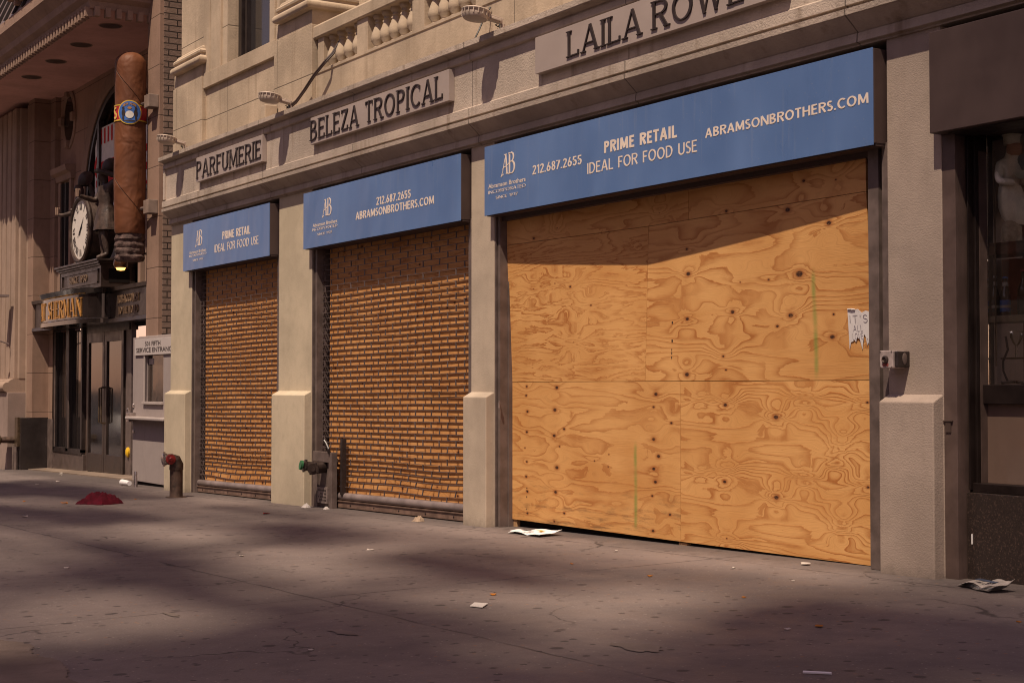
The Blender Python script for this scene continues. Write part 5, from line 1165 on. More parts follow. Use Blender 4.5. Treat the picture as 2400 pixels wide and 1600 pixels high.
# statues
def statue(x, y, z, lab, right):
    t = thing('statue', lab, 'statue', (x, y, z), 'carved statues flanking the clock')
    v = {'pel': (0, 0, .78, .13), 'waist': (0, 0, .93, .115), 'chest': (-.01, -.01, 1.10, .15), 'neck': (-.01, -.02, 1.245, .055), 'head': (-.02, -.04, 1.36, .085), 'crown': (-.02, -.03, 1.44, .07), 'nose': (-.03, -.135, 1.35, .02), 'chin': (-.025, -.10, 1.30, .035),
         'hL': (-.09, 0, .70, .09), 'kL': (-.10, -.03, .40, .062), 'aL': (-.11, 0, .09, .042), 'tL': (-.12, -.12, .035, .035),
         'hR': (.09, 0, .70, .09), 'kR': (.10, -.06, .40, .062), 'aR': (.12, -.01, .09, .042), 'tR': (.13, -.14, .035, .035),
         'sL': (-.17, 0, 1.18, .065), 'sR': (.17, 0, 1.18, .065)}
    e = [('pel', 'waist'), ('waist', 'chest'), ('chest', 'neck'), ('neck', 'head'), ('head', 'crown'), ('head', 'nose'), ('head', 'chin'), ('pel', 'hL'), ('hL', 'kL'), ('kL', 'aL'), ('aL', 'tL'), ('pel', 'hR'), ('hR', 'kR'), ('kR', 'aR'), ('aR', 'tR'), ('chest', 'sL'), ('chest', 'sR')]
    if right:   # shades the eyes with one raised arm, holds a bundle in the other
        v.update({'eR': (.24, .14, 1.34, .055), 'wR': (.13, -.13, 1.425, .042), 'mR': (.05, -.22, 1.43, .038), 'eL': (-.22, -.10, .98, .055), 'wL': (-.16, -.33, 1.02, .04), 'mL': (-.14, -.41, 1.04, .036)})
    else:
        v.update({'eR': (.26, -.02, .98, .05), 'wR': (.24, -.20, .95, .036), 'mR': (.22, -.27, .96, .03), 'eL': (-.27, -.04, .98, .05), 'wL': (-.42, -.20, .93, .036), 'mL': (-.50, -.27, .94, .032)})
    e += [('sR', 'eR'), ('eR', 'wR'), ('wR', 'mR'), ('sL', 'eL'), ('eL', 'wL'), ('wL', 'mL')]
    skin('body', {k_: (x+a, y+b, z+c, r) for k_, (a, b, c, r) in v.items()}, e, 'statue', t)
    n_ = 30; tu = MB()
    for j, (zz, rx) in enumerate(((1.20, .16), (1.05, .185), (.93, .145), (.80, .19), (.62, .235), (.48, .26))):
        for k in range(n_):
            a = 2*math.pi*k/n_; rr_ = rx*(1+(.05 if j > 2 else .01)*math.sin(a*8+j)); tu.v.append((x+rr_*math.cos(a), y+rr_*.72*math.sin(a), z+zz))
    for j in range(5):
        for k in range(n_): tu.f.append((j*n_+k, j*n_+(k+1) % n_, (j+1)*n_+(k+1) % n_, (j+1)*n_+k))
    tu.build('tunic', 'statue', t, smooth=True)
    fe = MB(); n_ = 22
    pr_ = [(.10, 1.40), (.125, 1.43), (.15, 1.49), (.155, 1.56), (.13, 1.62), (.07, 1.655), (.001, 1.66)]
    for rad, zz in pr_:
        for k in range(n_):
            a = 2*math.pi*k/n_; rr_ = rad*(1+.09*math.sin(a*11)); fe.v.append((x-.02+rr_*.7*math.cos(a), y+.025+rr_*.8*math.sin(a)+(zz-1.4)*.3, z+zz+.015))
    for j in range(len(pr_)-1):
        for k in range(n_): fe.f.append((j*n_+k, j*n_+(k+1) % n_, (j+1)*n_+(k+1) % n_, (j+1)*n_+k))
    for k in range(6):
        a = R(60+k*12); fe.tube([(x-.02+.06*math.cos(a), y+.13, z+1.45), (x-.02+.10*math.cos(a), y+.19, z+1.30), (x-.02+.08*math.cos(a), y+.17, z+1.10)], [.03, .035, .008], 6)
    fe.build('headdress', 'statue', t, smooth=True)
    if right: bx, by, bz = x-.14, y-.42, z+1.08
    else: bx, by, bz = x-.50, y-.28, z+1.0
    bd_ = MB()
    for k in range(5): bd_.tube([(bx+.025*math.cos(k*1.3), by+.025*math.sin(k*1.3), bz-.06), (bx+.03*math.cos(k*1.3), by+.03*math.sin(k*1.3), bz+.07)], .014, 7)
    bd_.build('cigar_bundle', 'brownstone', t, smooth=True)
    return t
statue(-12.76, .30, 3.235, 'dark carved statue in feathers shading its eyes, right of the clock', True)
statue(-14.50, .42, 3.235, 'dark carved statue holding out a small bundle, half hidden left of the clock', False)
# giant cigar
qx, qy, qr = -10.27, -.12, .226
t = thing('giant_cigar_sign', 'giant brown cigar sign with red band hanging upright from the wall', 'sign', (qx, qy, 3.02))
prof = [(.0, 6.10)]+[(qr*math.sin(R(a)), 5.93+.18*math.cos(R(a))) for a in range(10, 91, 10)]+[(qr*1.0, z) for z in [5.8-.2*i for i in range(11)]]+[(qr*.99, 3.6), (qr*.98, 3.46), (qr*.93, 3.42)]
mb = MB(); n_ = 40
for r_, z in prof:
    for k in range(n_):
        a = 2*math.pi*k/n_; w = mnoise.noise(Vector((math.cos(a)*1.6, math.sin(a)*1.6, z*1.4)))*.010+mnoise.noise(Vector((math.cos(a)*4, math.sin(a)*4, z*3+9)))*.006 if r_ > .05 else 0
        mb.v.append((qx+(r_+w)*math.cos(a), qy+(r_+w)*math.sin(a), z))
for j in range(len(prof)-1):
    for k in range(n_): mb.f.append((j*n_+k, j*n_+(k+1) % n_, (j+1)*n_+(k+1) % n_, (j+1)*n_+k))
def cigar_mat():
    n = N('brown_wrapper_cloth'); o = n.obj(); x = n.sep(o)
    a = n.m('ARCTAN2', x[1], x[0]); sp = n.m('FRACT', n.m('ADD', n.m('MULTIPLY', x[2], .62), n.m('MULTIPLY', a, .159)))
    seam = n.mr(n.m('ABSOLUTE', n.m('SUBTRACT', sp, .5)), .0, .009, 1.0, 0.0)
    wr = n.noise(n.vm('MULTIPLY', o, (4, 4, 3.2)), 1.0, 2, .5, .6)
    c = n.mix(n.mr(n.noise(o, 3, 4), .3, .7), (.105, .036, .015), (.15, .053, .021))
    c = n.mix(n.m('MULTIPLY', seam, .8), c, (.05, .02, .012))
    n.bump(n.m('SUBTRACT', n.m('MULTIPLY', wr, 1.6), n.m('MULTIPLY', seam, .5)), .022)
    return n.fin(c, .6, .3)
mb.build('wrapper', cigar_mat(), t, smooth=True)
mb = MB(); pa = [(.19, 3.02)]+[(qr*(.93+.05*math.sin(i*2.2)), 3.05+i*.032) for i in range(12)]+[(qr*.86, 3.44)]
for r_, z in pa:
    for k in range(n_):
        a = 2*math.pi*k/n_; w = mnoise.noise(Vector((math.cos(a)*2.5, math.sin(a)*2.5, z*9)))*.03; mb.v.append((qx+(r_+w)*math.cos(a), qy+(r_+w)*math.sin(a), z))
for j in range(len(pa)-1):
    for k in range(n_): mb.f.append((j*n_+k, j*n_+(k+1) % n_, (j+1)*n_+(k+1) % n_, (j+1)*n_+k))
mb.f.append(tuple(range(n_)))
mb.build('ash_end', plain('grey_ash_wrap', (.085, .055, .048), .8, .2, 0, .5, 14, .02, 16), t, smooth=True)
bz0, bz1 = 5.06, 5.30
bnd = MB().lathe([(qr+.008, bz0), (qr+.008, bz1)], (qx, qy, 0), 48, cap=False).build('band', plain('red_paper_band', (.36, .02, .03), .5, .3), t, smooth=True)
for z in (bz0, bz1-.018): MB().lathe([(qr+.011, z), (qr+.011, z+.018)], (qx, qy, 0), 48, cap=False).build('band_edge', plain('yellow_band_edge', (.55, .36, .05), .5, .3), bnd, smooth=True)
fa = math.atan2(-7.09, 21.6)-.06     # the badge faces up the pavement
def CB(u, v, d): # u along the curve, v up
    a = fa+u/qr; rr_ = qr+.014+d; return (qx+rr_*math.cos(a), qy+rr_*math.sin(a), 5.18+v)
def disc(mb, r, d, u0=0, v0=0, n=32, k=8, ry=None):
    ry = ry or r; b = len(mb.v)
    for j in range(k+1):
        for i in range(n): mb.v.append(CB(u0+r*j/k*math.cos(2*math.pi*i/n), v0+ry*j/k*math.sin(2*math.pi*i/n), d))
    for j in range(k):
        for i in range(n): mb.f.append((b+j*n+i, b+j*n+(i+1) % n, b+(j+1)*n+(i+1) % n, b+(j+1)*n+i))
    return mb
bdg = disc(MB(), .172, .0, ry=.178).build('badge', plain('yellow_badge_rim', (.60, .38, .05), .5, .3), t, smooth=True)
disc(MB(), .155, .004, ry=.162).build('badge_field', plain('blue_badge_field', (.05, .13, .38), .5, .3), bdg, smooth=True)
disc(MB(), .055, .010, 0, -.035).build('badge_clock', plain('white_badge_clock', (.55, .52, .48), .5, .3), bdg, smooth=True)
fg = MB()
for s_ in (-1, 1):
    disc(fg, .018, .009, s_*.085, .06, 12, 2); disc(fg, .026, .008, s_*.082, -.01, 14, 3, .055); disc(fg, .014, .009, s_*.085, -.085, 10, 2, .04)
disc(fg, .08, .007, 0, -.125, 16, 2, .012)
fg.build('badge_figures', 'letter', bdg)
fg = MB(); disc(fg, .028, .009, 0, .062, 14, 3, .018); fg.build('badge_crest', 'gold', bdg)
text(MB(), 'NEW YORK', lambda u, v, d: CB((.105+v)*math.sin(u), (.105+v)*math.cos(u), d+.006), -.75, .75, .005, .035, heavy=.2, depth=.002).build('badge_lettering', 'gold', bdg)
text(MB(), 'S', CB, -.285, -.20, -.085, .085, heavy=.16, depth=.003).build('band_letter', plain('yellow_band_letter', (.6, .4, .1), .5, .3), bnd)
br_m = plain('pale_bracket_paint', (.24, .175, .14), .5, .3)
for z0, z1 in ((5.22, 5.41), (3.68, 3.88)):
    b_ = MB().box(-9.88, -9.67, -.05, .1, z0, z1).build('wall_bracket', br_m, t, bevel=.008)
    MB().tube([(-10.15, -.02, (z0+z1)/2), (-9.85, .02, (z0+z1)/2)], .03, 8).build('arm', 'steel_rail', b_)
# lantern
t = thing('wall_lantern', 'small round lantern with a glowing orange lamp below the cigar', 'lantern', (-11.42, .12, 2.9))
MB().lathe([(.01, .13), (.07, .12), (.105, .06), (.11, .0), (.095, -.05)], (-11.42, .12, 3.06), 24, cap=False).build('hood', plain('smoked_lamp_glass', (.06, .025, .012), .15, .5), t, smooth=True)
em = N('lamp_glow'); em.p.inputs['Emission Color'].default_value = (1.0, .42, .08, 1); em.p.inputs['Emission Strength'].default_value = 4.0; em.fin((.8, .4, .1), .5)
MB().lathe([(.075, -.045), (.055, -.085), (.001, -.092)], (-11.42, .12, 3.06), 20).build('bulb', em.mat, t, smooth=True)
MB().tube([(-11.42, .12, 3.18), (-11.42, .12, 3.25), (-11.42, .5, 3.25), (-11.42, .8, 3.2)], .018, 8).build('bracket', 'dark', t)
P(MB().box(-12.35, -12.22, WY-.10, WY, 2.7, 4.3).box(-12.05, -11.98, WY-.08, WY, 2.7, 4.3), 'window_post', 'brownstone')
# ---- service entrance box
t = thing('service_door', 'scuffed white service entrance door with sign, window and push bar', 'door', (-9.5, .0, gz(-9.5, 0)))
g = gz(-10, 0)
dw = stone('dirty_white_paint', (.30, .25, .235), .001, 40, var=.06, streak=.1, dirt=(-.16, .10))
mb = MB(); mb.box(-10.43, -9.90, .0, .09, g+.05, 1.90); mb.box(-9.12, -8.55, .0, .09, g+.05, 1.90); mb.box(-9.90, -9.12, .0, .09, 1.63, 1.90); mb.box(-9.90, -9.12, .0, .09, g+.05, .96)
mb.build('leaf', dw, t, bevel=.004)
MB().box(-10.43, -8.55, .03, .4, g-.02, g+.05).build('shaded_gap', 'void', t)  # near-black strip stands in for the shadow gap under the leaf
MB().box(-10.45, -8.5, .09, .14, g, 1.92).build('frame', 'white_paint', t)
MB().box(-9.90, -9.12, .05, .056, .96, 1.63).build('pane', plain('wired_dark_glass', (.045, .032, .026), .1, .5), t)
mb = MB(); mb.box(-9.94, -9.10, -.035, .005, .925, .965); mb.box(-9.92, -9.885, -.015, .005, .965, 1.64); mb.build('pane_moulding', 'white_paint', t, bevel=.004)
MB().box(-9.86, -9.66, .046, .05, 1.50, 1.585).build('pane_sticker', 'white_paint', t)
sg = MB().box(-10.30, -8.56, -.022, .0, 1.635, 1.872).build('sign_plate', plain('pale_sign_plate', (.44, .39, .37), .5, .3, 0, .04), t, bevel=.002)
FS = front(-.0235)
small_text('501 FIFTH', sg, 'lettering', 'letter', FS, -9.83, -9.18, 1.765, 1.83, .01); small_text('SERVICE ENTRANCE', sg, 'lettering', 'letter', FS, -10.22, -8.62, 1.675, 1.742, .01)
MB().box(-10.34, -8.7, -.15, .0, .70, .745).build('push_bar', 'white_paint', t, bevel=.012)
mb = MB(); mb.box(-10.42, -10.30, -.11, .0, .66, .80); mb.tube([(-10.38, -.06, .80), (-10.38, -.1, .86)], .02, 8); mb.lathe([(.035, 0), (.03, -.02)], (-10.38, 0, .90), 12, 'y'); mb.lathe([(.035, 0), (.03, -.02)], (-10.36, 0, .52), 12, 'y')
mb.build('latch', 'chrome', t, bevel=.006)
tag(MB().lathe([(.055, 0), (.055, -.03), (.03, -.05)], (-12.95, .77, .10), 16, 'y', sy=1.5).build('yellow_knob', 'yellow', loc=(-12.95, .74, .16), smooth=True), 'round yellow fitting on the post left of the white service door', 'fitting')
# far-left brass connection
t = thing('wall_hydrant', 'tarnished brass hose outlet on pipes at the foot of the far left pier', 'hydrant', (-17.9, .1, -.38))
MB().tube([(-17.9, .2, .16), (-17.9, .02, .17), (-17.9, -.1, .17)], [.06, .06, .055], 14).build('outlet', 'rust', t, smooth=True)
MB().lathe([(.085, 0), (.09, -.03), (.075, -.06), (.075, -.10), (.09, -.12), (.05, -.14)], (-17.9, -.09, .17), 9, 'y').build('cap', 'brass', t)
for x in (-17.82, -17.66): MB().tube([(x, .14, -.4), (x, .14, .05)], .03, 10).build('pipe', 'steel_rail', t, smooth=True)
MB().box(-17.8, -17.6, .15, .20, .05, .6).build('brass_plate', 'brass', t, bevel=.004)
pale_paper = plain('dirty_white_paper', (.5, .45, .42), .85, .2)
# ================================================================== litter
def crumple(name, x, y, w, d, h, mat, label, cat, seed, group=None, n=9, rot=0.0):
    """a crushed sheet: folded height field lying on the flags, closed underneath"""
    rr = random.Random(seed); mb = MB(); o_ = Vector((rr.uniform(0, 50), rr.uniform(0, 50), 0))
    fd = [(rr.uniform(0, 6.28), rr.uniform(1.2, 3.2), rr.uniform(0, 6.28)) for _ in range(3)]
    for j in range(n+1):
        for i in range(n+1):
            u, v = i/n*2-1, j/n*2-1
            r = max(abs(u), abs(v)); edge = 1+.22*mnoise.noise(Vector((u*2, v*2, 0))+o_)
            f = 1-abs(mnoise.noise(Vector((u*1.7+v*.8, v*2.3, 7))+o_))*2.2
            f2 = 1-abs(mnoise.noise(Vector((u*3.9-v, v*4.3, 2))+o_))*2.4
            z = h*max(0, .42+.42*f+.2*f2+.3*mnoise.noise(Vector((u*1.2, v*1.2, 11))+o_))*max(0, 1-r**2.6)+.004
            px_, py_ = u*w/2*edge, v*d/2*edge; c_, s_ = math.cos(rot), math.sin(rot)
            X, Y = x+px_*c_-py_*s_, y+px_*s_+py_*c_; mb.v.append((X, Y, gz(X, Y)+z))
    for j in range(n):
        for i in range(n):
            a = j*(n+1)+i; mb.f.append((a, a+1, a+n+2, a+n+1))
    k = len(mb.v); mb.v += [(a, b, gz(a, b)+.0025) for a, b, c_ in mb.v]
    rim = [i for i in range(n+1)]+[j*(n+1)+n for j in range(1, n+1)]+[n*(n+1)+i for i in range(n-1, -1, -1)]+[j*(n+1) for j in range(n-1, 0, -1)]
    for i in range(len(rim)): a, b = rim[i], rim[(i+1) % len(rim)]; mb.f.append((a, k+a, k+b, b))
    o = mb.build(name, mat, loc=(x, y, gz(x, y)), smooth=n > 20); return tag(o, label, cat, group)
cloth = plain('maroon_cloth', (.075, .003, .010), .95, .2, 0, .25, 12)
cl = crumple('dropped_cloth', -6.33, -1.74, .50, .32, .15, cloth, 'crumpled maroon cloth dropped on the pavement left of the standpipe', 'cloth', 8, n=44, rot=.35)
card = plain('folded_card', (.60, .55, .50), .8, .2, 0, .04)
mb = MB(); q_ = [(4.141, -2.864), (4.243, -2.955), (4.334, -2.929), (4.223, -2.825)]
mb.hexa([(x, y, gz(x, y)+.005) for x, y in q_]+[(x, y, gz(x, y)+.009) for x, y in q_]); tag(mb.build('paper_card', card, loc=(4.24, -2.9, gz(4.24, -2.9))), 'small pale card lying flat in the middle of the pavement', 'card')
t = thing('paper_sheet', 'white printed sheet with a yellow mark lying on the pavement under the plywood', 'paper', (.75, -.28, gz(.75, -.28)))
def pap(q_, h, n_, m_, dz=0):
    mb = MB(); K = 8
    for j in range(K+1):
        for i in range(K+1):
            u, v = i/K, j/K; a = Vector(q_[0]).lerp(Vector(q_[1]), u); b = Vector(q_[3]).lerp(Vector(q_[2]), u); p = a.lerp(b, v)
            z = gz(p.x, p.y)+.006+dz+h*(abs(math.sin(u*5+v*2.2))*.5+v*u*.8); mb.v.append((p.x, p.y, z))
    for j in range(K):
        for i in range(K): a = j*(K+1)+i; mb.f.append((a, a+1, a+K+2, a+K+1))
    k = len(mb.v); mb.v += [(a, b, c_-.002) for a, b, c_ in mb.v]
    for j in range(K):
        for i in range(K): a = j*(K+1)+i; mb.f.append((k+a, k+a+K+1, k+a+K+2, k+a+1))
    return mb.build(n_, m_, t)
pap([(.56, -.38, 0), (1.10, -.42, 0), (1.06, -.16, 0), (.50, -.22, 0)], .035, 'sheet', 'white'); pap([(.40, -.26, 0), (.72, -.36, 0), (.66, -.18, 0), (.42, -.16, 0)], .012, 'under_sheet', 'white', -.002)
mb = MB(); mb.box(.93, 1.0, -.335, -.29, gz(.95, -.3)+.040, gz(.95, -.3)+.042); mb.build('yellow_mark', 'yellow', t)
mb = MB()
for k in range(3): mb.box(.75, .87, -.36+k*.018, -.35+k*.018, gz(.8, -.3)+.034, gz(.8, -.3)+.0355)
mb.build('printed_lines', 'black', t)['kind'] = 'stuff'
t = thing('newspaper', 'folded newspaper lying against the granite base at the right', 'newspaper', (5.58, -.38, gz(5.6, -.38)))
cols = [(.42, .36, .32), (.40, .35, .31), (.30, .30, .30)]
for k in range(5):
    x0 = 5.38+k*.018; q_ = [(x0, -.36-.012*k, 0), (x0+.34-.01*k, -.49+.004*k, 0), (x0+.33, -.31-.008*k, 0), (x0+.06, -.27-.01*k, 0)]
    pap(q_, .016+.008*k, 'page', plain('newsprint_%d' % k, cols[k % 3], .85, .2, 0, .12, 20), .003*k)
mb = MB()
for k in range(5): mb.box(5.55+k*.035, 5.575+k*.035, -.40-.01*k, -.36-.01*k, gz(5.6, -.4)+.055, gz(5.6, -.4)+.0575)
mb.build('printed_picture', plain('newsprint_blue', (.08, .10, .15), .8, .2), t)['kind'] = 'stuff'
crumple('crumpled_paper', -1.10, -.33, .11, .08, .06, plain('buff_paper', (.33, .24, .17), .85, .2), 'crumpled buff paper bag against the bottom of the wide grille', 'litter', 4)
crumple('crumpled_paper', -3.68, -.30, .09, .07, .05, pale_paper, 'small crumpled white paper at the foot of the second pier', 'litter', 5)
crumple('crumpled_paper', -3.27, -.25, .06, .05, .03, pale_paper, 'tiny crumpled white paper under the hose connection', 'litter', 6)
mb = MB(); mb.tube([(-10.22, -.22, gz(-10.2, -.2)+.045), (-9.95, -.20, gz(-10, -.2)+.04)], [.045, .035], 12); tag(mb.build('paper_cup', 'white', loc=(-10.1, -.2, gz(-10.1, -.2)), smooth=True), 'white paper cup on its side by the foot of the service door', 'cup')
mb = MB(); mb.tube([(-9.62, -.22, gz(-9.6, -.2)), (-9.62, -.22, gz(-9.6, -.2)+.17)], [.03, .022], 10); mb.lathe([(.018, 0), (.026, .01), (.02, .05)], (-9.62, -.22, gz(-9.6, -.2)+.17), 10); tag(mb.build('spigot_pipe', 'chrome', loc=(-9.62, -.22, gz(-9.6, -.2)), smooth=True), 'short metal pipe stub standing at the foot of the service door', 'pipe')
orange = plain('orange_leaf', (.45, .16, .02), .8, .2); redm = plain('red_scrap', (.35, .02, .02), .7, .3); pale = plain('pale_scrap', (.55, .48, .42), .85, .2)
LIT = [(3.816, -1.385, 'o', .05), (3.897, -2.596, 'o', .05), (5.987, -2.027, 'o', .06), (1.018, -1.918, 'w', .07), (.706, -2.844, 'w', .05), (.571, -4.116, 'w', .06), (4.018, -.248, 'w', .09), (4.952, -1.60, 'o', .03), (-3.167, -.988, 'r', .10), (-4.872, -2.998, 'w', .10), (-6.786, -1.166, 'o', .05),
       (4.978, -4.25, 'w', .03), (5.947, -2.197, 'w', .04), (3.825, -.697, 'w', .03), (2.89, -1.337, 'o', .03), (-7.6, -2.3, 'o', .05), (-6.75, -2.05, 'o', .12),  (-12.2, -.6, 'w', .12), (-14.5, .1, 'w', .10), (-16.8, .5, 'o', .14), (-15.2, .3, 'w', .1), (-11.5, -1.1, 'w', .08), (4.6, -.9, 'w', .025), (6.5, -1.2, 'o', .03), (6.9, -1.6, 'w', .03), (2.4, -.6, 'w', .03)]
base_m = {}
for i, (x, y, k, s_) in enumerate(LIT):
    rr = random.Random(100+i); pts = []; m_ = 7
    for a in range(m_):
        r = s_*rr.uniform(.35, .62); t_ = 2*math.pi*a/m_; X, Y = x+r*math.cos(t_), y+r*.7*math.sin(t_); pts.append((X, Y, gz(X, Y)+.004+rr.uniform(0, s_*.16)))
    mb = MB(); mb.v = pts+[(a, b, c_-.003) for a, b, c_ in pts]
    mb.f = [tuple(range(m_)), tuple(range(2*m_-1, m_-1, -1))]+[(j, j+m_, (j+1) % m_+m_, (j+1) % m_) for j in range(m_)]
    nm_, lb, mt = {'o': ('fallen_leaf', 'small orange dead leaf lying on the pavement', orange), 'w': ('litter_scrap', 'small white scrap of litter lying on the pavement', pale), 'r': ('litter_scrap', 'small red scrap on the pavement in front of the second pier', redm)}[k]
    tag(mb.build(nm_, mt, loc=(x, y, gz(x, y))), lb, 'leaf' if k == 'o' else 'litter', {'o': 'dead leaves scattered on the pavement', 'w': 'white litter scraps on the pavement', 'r': None}[k])
mb = MB(); mb.tube([(6.83, -2.93, gz(6.8, -2.9)+.008), (6.92, -2.86, gz(6.9, -2.9)+.008)], .006, 6); tag(mb.build('paper_straw', 'white', loc=(6.87, -2.9, gz(6.87, -2.9))), 'thin white straw on the pavement at the bottom right', 'straw')

# ================================================================== across the avenue (seen only as light, shade and reflections)
def far_block(x0, x1, y0, y1, h, m_, lab, floors, bays):
    t = thing('apartment_block', lab, 'building', ((x0+x1)/2, (y0+y1)/2, -.5))
    MB().box(x0, x1, y0, y1, -.6, h).build('wall', m_, t)
    wn_ = MB(); fw_ = (x1-x0)/bays; fh = (h-5)/floors
    for i in range(bays):
        for j in range(floors): wn_.box(x0+fw_*(i+.28), x0+fw_*(i+.72), y1-.05, y1+.02, 4.5+fh*(j+.2), 4.5+fh*(j+.78))
    w_ = wn_.build('windows', 'upper_glass', t); w_['kind'] = 'stuff'
    MB().box(x0, x1, y1-.1, y1+.03, .3, 3.6).build('shopfront', 'dark_glass', t)
far_block(-62, -34, -44, -27, 26, plain('far_tan_stone', (.34, .26, .20), .9, .2, 0, .1, .3), 'tan apartment block across the avenue, down the street', 7, 10)
far_block(-33, -4, -46, -27, 14, plain('far_brown_brick', (.20, .12, .09), .9, .2, 0, .1, .3), 'brown brick apartment block across the avenue', 8, 11)
far_block(-3, 34, -44, -27, 10, plain('far_pale_stone', (.55, .47, .38), .9, .2, 0, .1, .3), 'low pale stone block across the avenue, opposite the hoarding', 3, 12)

# unseen slabs added high up, shaped to throw soft shade bands on the pavement
SH = [[(3.09, -3.75), (3.31, -3.91), (3.22, -4.03), (2.83, -4.11), (2.16, -4.12), (1.26, -4.05), (0.26, -3.91), (-0.64, -3.7), (-1.12, -3.46), (-0.98, -3.29), (-0.27, -3.22), (0.75, -3.27), (1.76, -3.4), (2.57, -3.58)],
 [(0.28, -1.8), (0.41, -1.9), (0.36, -1.99), (0.14, -2.05), (-0.22, -2.06), (-0.67, -2.04), (-1.11, -1.96), (-1.47, -1.85), (-1.64, -1.73), (-1.58, -1.63), (-1.3, -1.57), (-0.88, -1.56), (-0.42, -1.61), (-0.01, -1.69)],
 [(3.78, -1.96), (3.87, -2.1), (3.75, -2.22), (3.43, -2.31), (2.96, -2.35), (2.4, -2.32), (1.84, -2.24), (1.43, -2.09), (1.27, -1.93), (1.44, -1.78), (1.87, -1.69), (2.45, -1.67), (3.02, -1.73), (3.49, -1.83)],
 [(5.38, -3.63), (5.44, -3.73), (5.33, -3.83), (5.05, -3.92), (4.65, -3.99), (4.17, -4.02), (3.71, -3.99), (3.38, -3.91), (3.27, -3.79), (3.43, -3.66), (3.81, -3.56), (4.3, -3.51), (4.78, -3.51), (5.16, -3.55)],
 [(7.24, -1.82), (7.37, -2.12), (7.33, -2.39), (7.13, -2.61), (6.8, -2.75), (6.38, -2.78), (5.9, -2.67), (5.47, -2.43), (5.21, -2.08), (5.21, -1.71), (5.5, -1.43), (5.97, -1.3), (6.5, -1.36), (6.95, -1.55)],
 [(-3.45, -2.33), (-3.24, -2.48), (-3.33, -2.66), (-3.71, -2.86), (-4.33, -3.03), (-5.09, -3.14), (-5.87, -3.18), (-6.49, -3.11), (-6.8, -2.96), (-6.7, -2.74), (-6.21, -2.52), (-5.46, -2.34), (-4.65, -2.25), (-3.94, -2.25)],
 [(5.4, -4.1), (7.2, -3.4), (9.0, -3.6), (9.5, -6.5), (4.6, -6.8), (4.4, -5.0)],
 [(-7.0, -1.2), (-7.4, -1.6), (-10.0, -2.2), (-12.5, -2.3), (-12.5, -1.5), (-10.0, -1.0)]]
HZ = 80.0
tw = thing('shade_caster', 'unseen slabs and slats added high up to shade the pavement', 'shade caster', (23, -40, -.5))
sm_ = plain('shade_slab_finish', (.3, .26, .23), .9, .2)
for i, pg in enumerate(SH):
    cx_ = sum(p[0] for p in pg)/len(pg); cy_ = sum(p[1] for p in pg)/len(pg); k = 1.3 if i in (1, 3) else 1.12
    tt = (HZ-gz(cx_, cy_))/2.1
    q_ = [(cx_+(x-cx_)*k+.6*tt, cy_+(y-cy_)*k*1.2-tt) for x, y in pg]
    sl_ = MB().prism(q_, HZ-.15, HZ+.15, 'z').build('shade_slab', sm_, tw)
    mx_, my_ = cx_+.6*tt, cy_-tt
    MB().box(mx_-.1, mx_+.1, my_-.1, my_+.1, -.5, HZ-.15).build('shade_slab_post', 'steel_rail', tw)
# added slats with cut-outs: half shade over most of the pavement
cut = [(1.95, -2.75, 2.3, .9), (-.1, -1.25, 1.7, .5), (4.1, -.75, 1.8, .5), (-1.5, -2.85, 1.1, .4), (5.1, -2.85, 1.2, .55), (-5.5, -.6, 2.2, .6), (2.2, -.9, 1.4, .45), (3.2, -4.7, 1.2, .35)]
lv = MB(); y = -1.15
while y > -6.9:
    x = -13.0; s0 = None
    while x <= 9.5:
        inside = any(((x-a)/b)**2+((y-c_)/d)**2 < 1 for a, c_, b, d in cut)
        if not inside and s0 is None: s0 = x
        if (inside or x+.25 > 9.5) and s0 is not None:
            tt = (HZ-gz(x, y))/2.1; lv.box(s0+.6*tt, x+.6*tt, y-.17-tt, y+.17-tt, HZ+1.0, HZ+1.06); s0 = None
        x += .25
    y -= .62
lv.build('shade_slats', sm_, tw)['kind'] = 'stuff'
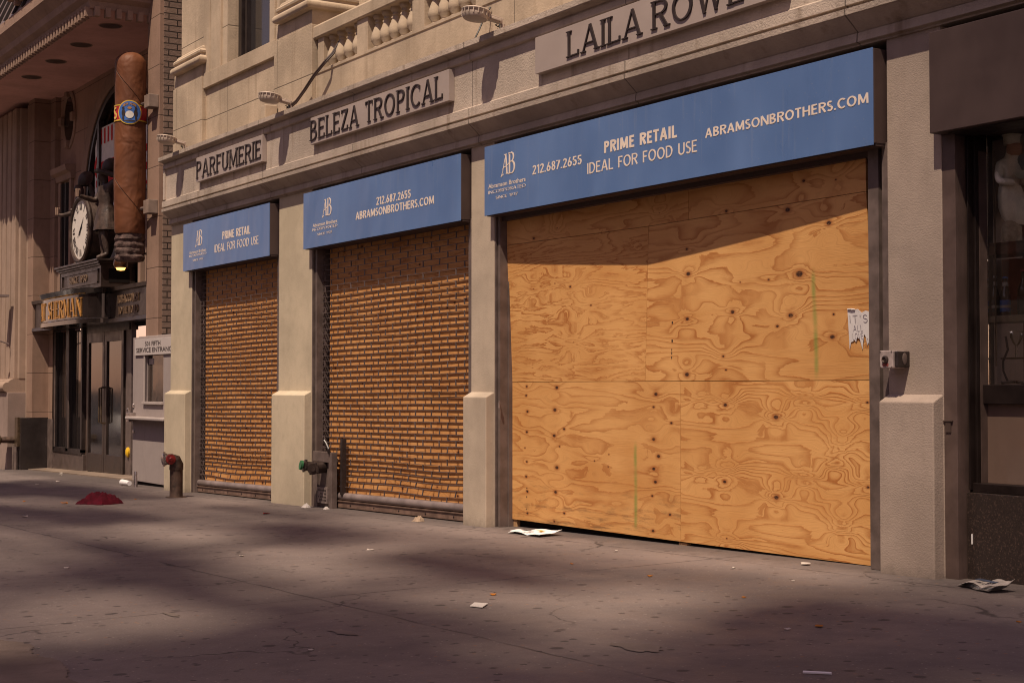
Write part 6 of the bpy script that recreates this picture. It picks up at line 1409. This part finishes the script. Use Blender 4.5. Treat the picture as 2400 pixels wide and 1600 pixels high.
sk_ = thing('shade_tower', 'unseen tall block added to shade the right end of the facade', 'building', (115, -150, 0))  # unseen, added to dim the facade's right end with soft shade
MB().box(114.2, 114.2+45, -180, -150, -1, 420).build('shaft', plain('shade_tower_stone', (.3, .25, .2), .9, .2), sk_)

def car(x, y, m_, lab):
    t = thing('parked_car', lab, 'car', (x, y, -.9), 'cars standing in the avenue'); g = gz(-60, -9)-.14
    prof = [(-2.2, .35), (-2.25, .75), (-2.1, .95), (-1.5, 1.0), (-.9, 1.42), (.55, 1.45), (1.2, 1.02), (2.0, .88), (2.25, .7), (2.25, .35)]
    MB().prism([(x+a, g+b) for a, b in prof], y-.85, y+.85, 'y').build('body', m_, t, bevel=.06)
    MB().prism([(x-1.4, g+1.02), (x-.88, g+1.36), (x+.5, g+1.38), (x+1.05, g+1.04)], y-.86, y+.86, 'y').build('side_window', 'dark_glass', t)
    for wx in (-1.4, 1.4):
        for wy in (-.80, .80): MB().lathe([(.33, -.1), (.34, 0), (.33, .1)], (x+wx, y+wy, g+.34), 20, 'y').build('wheel', 'black', t)
    for wy in (-.62, .62):
        MB().box(x+2.22, x+2.27, y+wy-.18, y+wy+.18, g+.66, g+.78).build('tail_light', 'red', t)
car(-44, -11.2, plain('silver_car_paint', (.4, .38, .36), .3, .5, .3), 'silver car standing in the avenue'); car(-51, -11.6, plain('white_car_paint', (.6, .57, .54), .3, .5), 'white car standing further down the avenue'); car(-37, -14.5, plain('yellow_cab_paint', (.6, .3, .03), .3, .5), 'yellow cab standing in the far lane')

pg_ = gz(-1.4, -8.6)
t = thing('delineator_post', 'white and orange delineator post on the kerb behind the viewer', 'bollard', (-1.4, -8.5, pg_))
MB().lathe([(.09, 0), (.09, .03), (.05, .05), (.05, 1.0), (.04, 1.03)], (-1.4, -8.5, pg_), 18).build('tube', 'white', t, smooth=True)
for z in (.62, .84): MB().lathe([(.052, z), (.052, z+.11)], (-1.4, -8.5, pg_), 18, cap=False).build('orange_band', plain('orange_band_film', (.7, .25, .03), .5, .3), t, smooth=True)
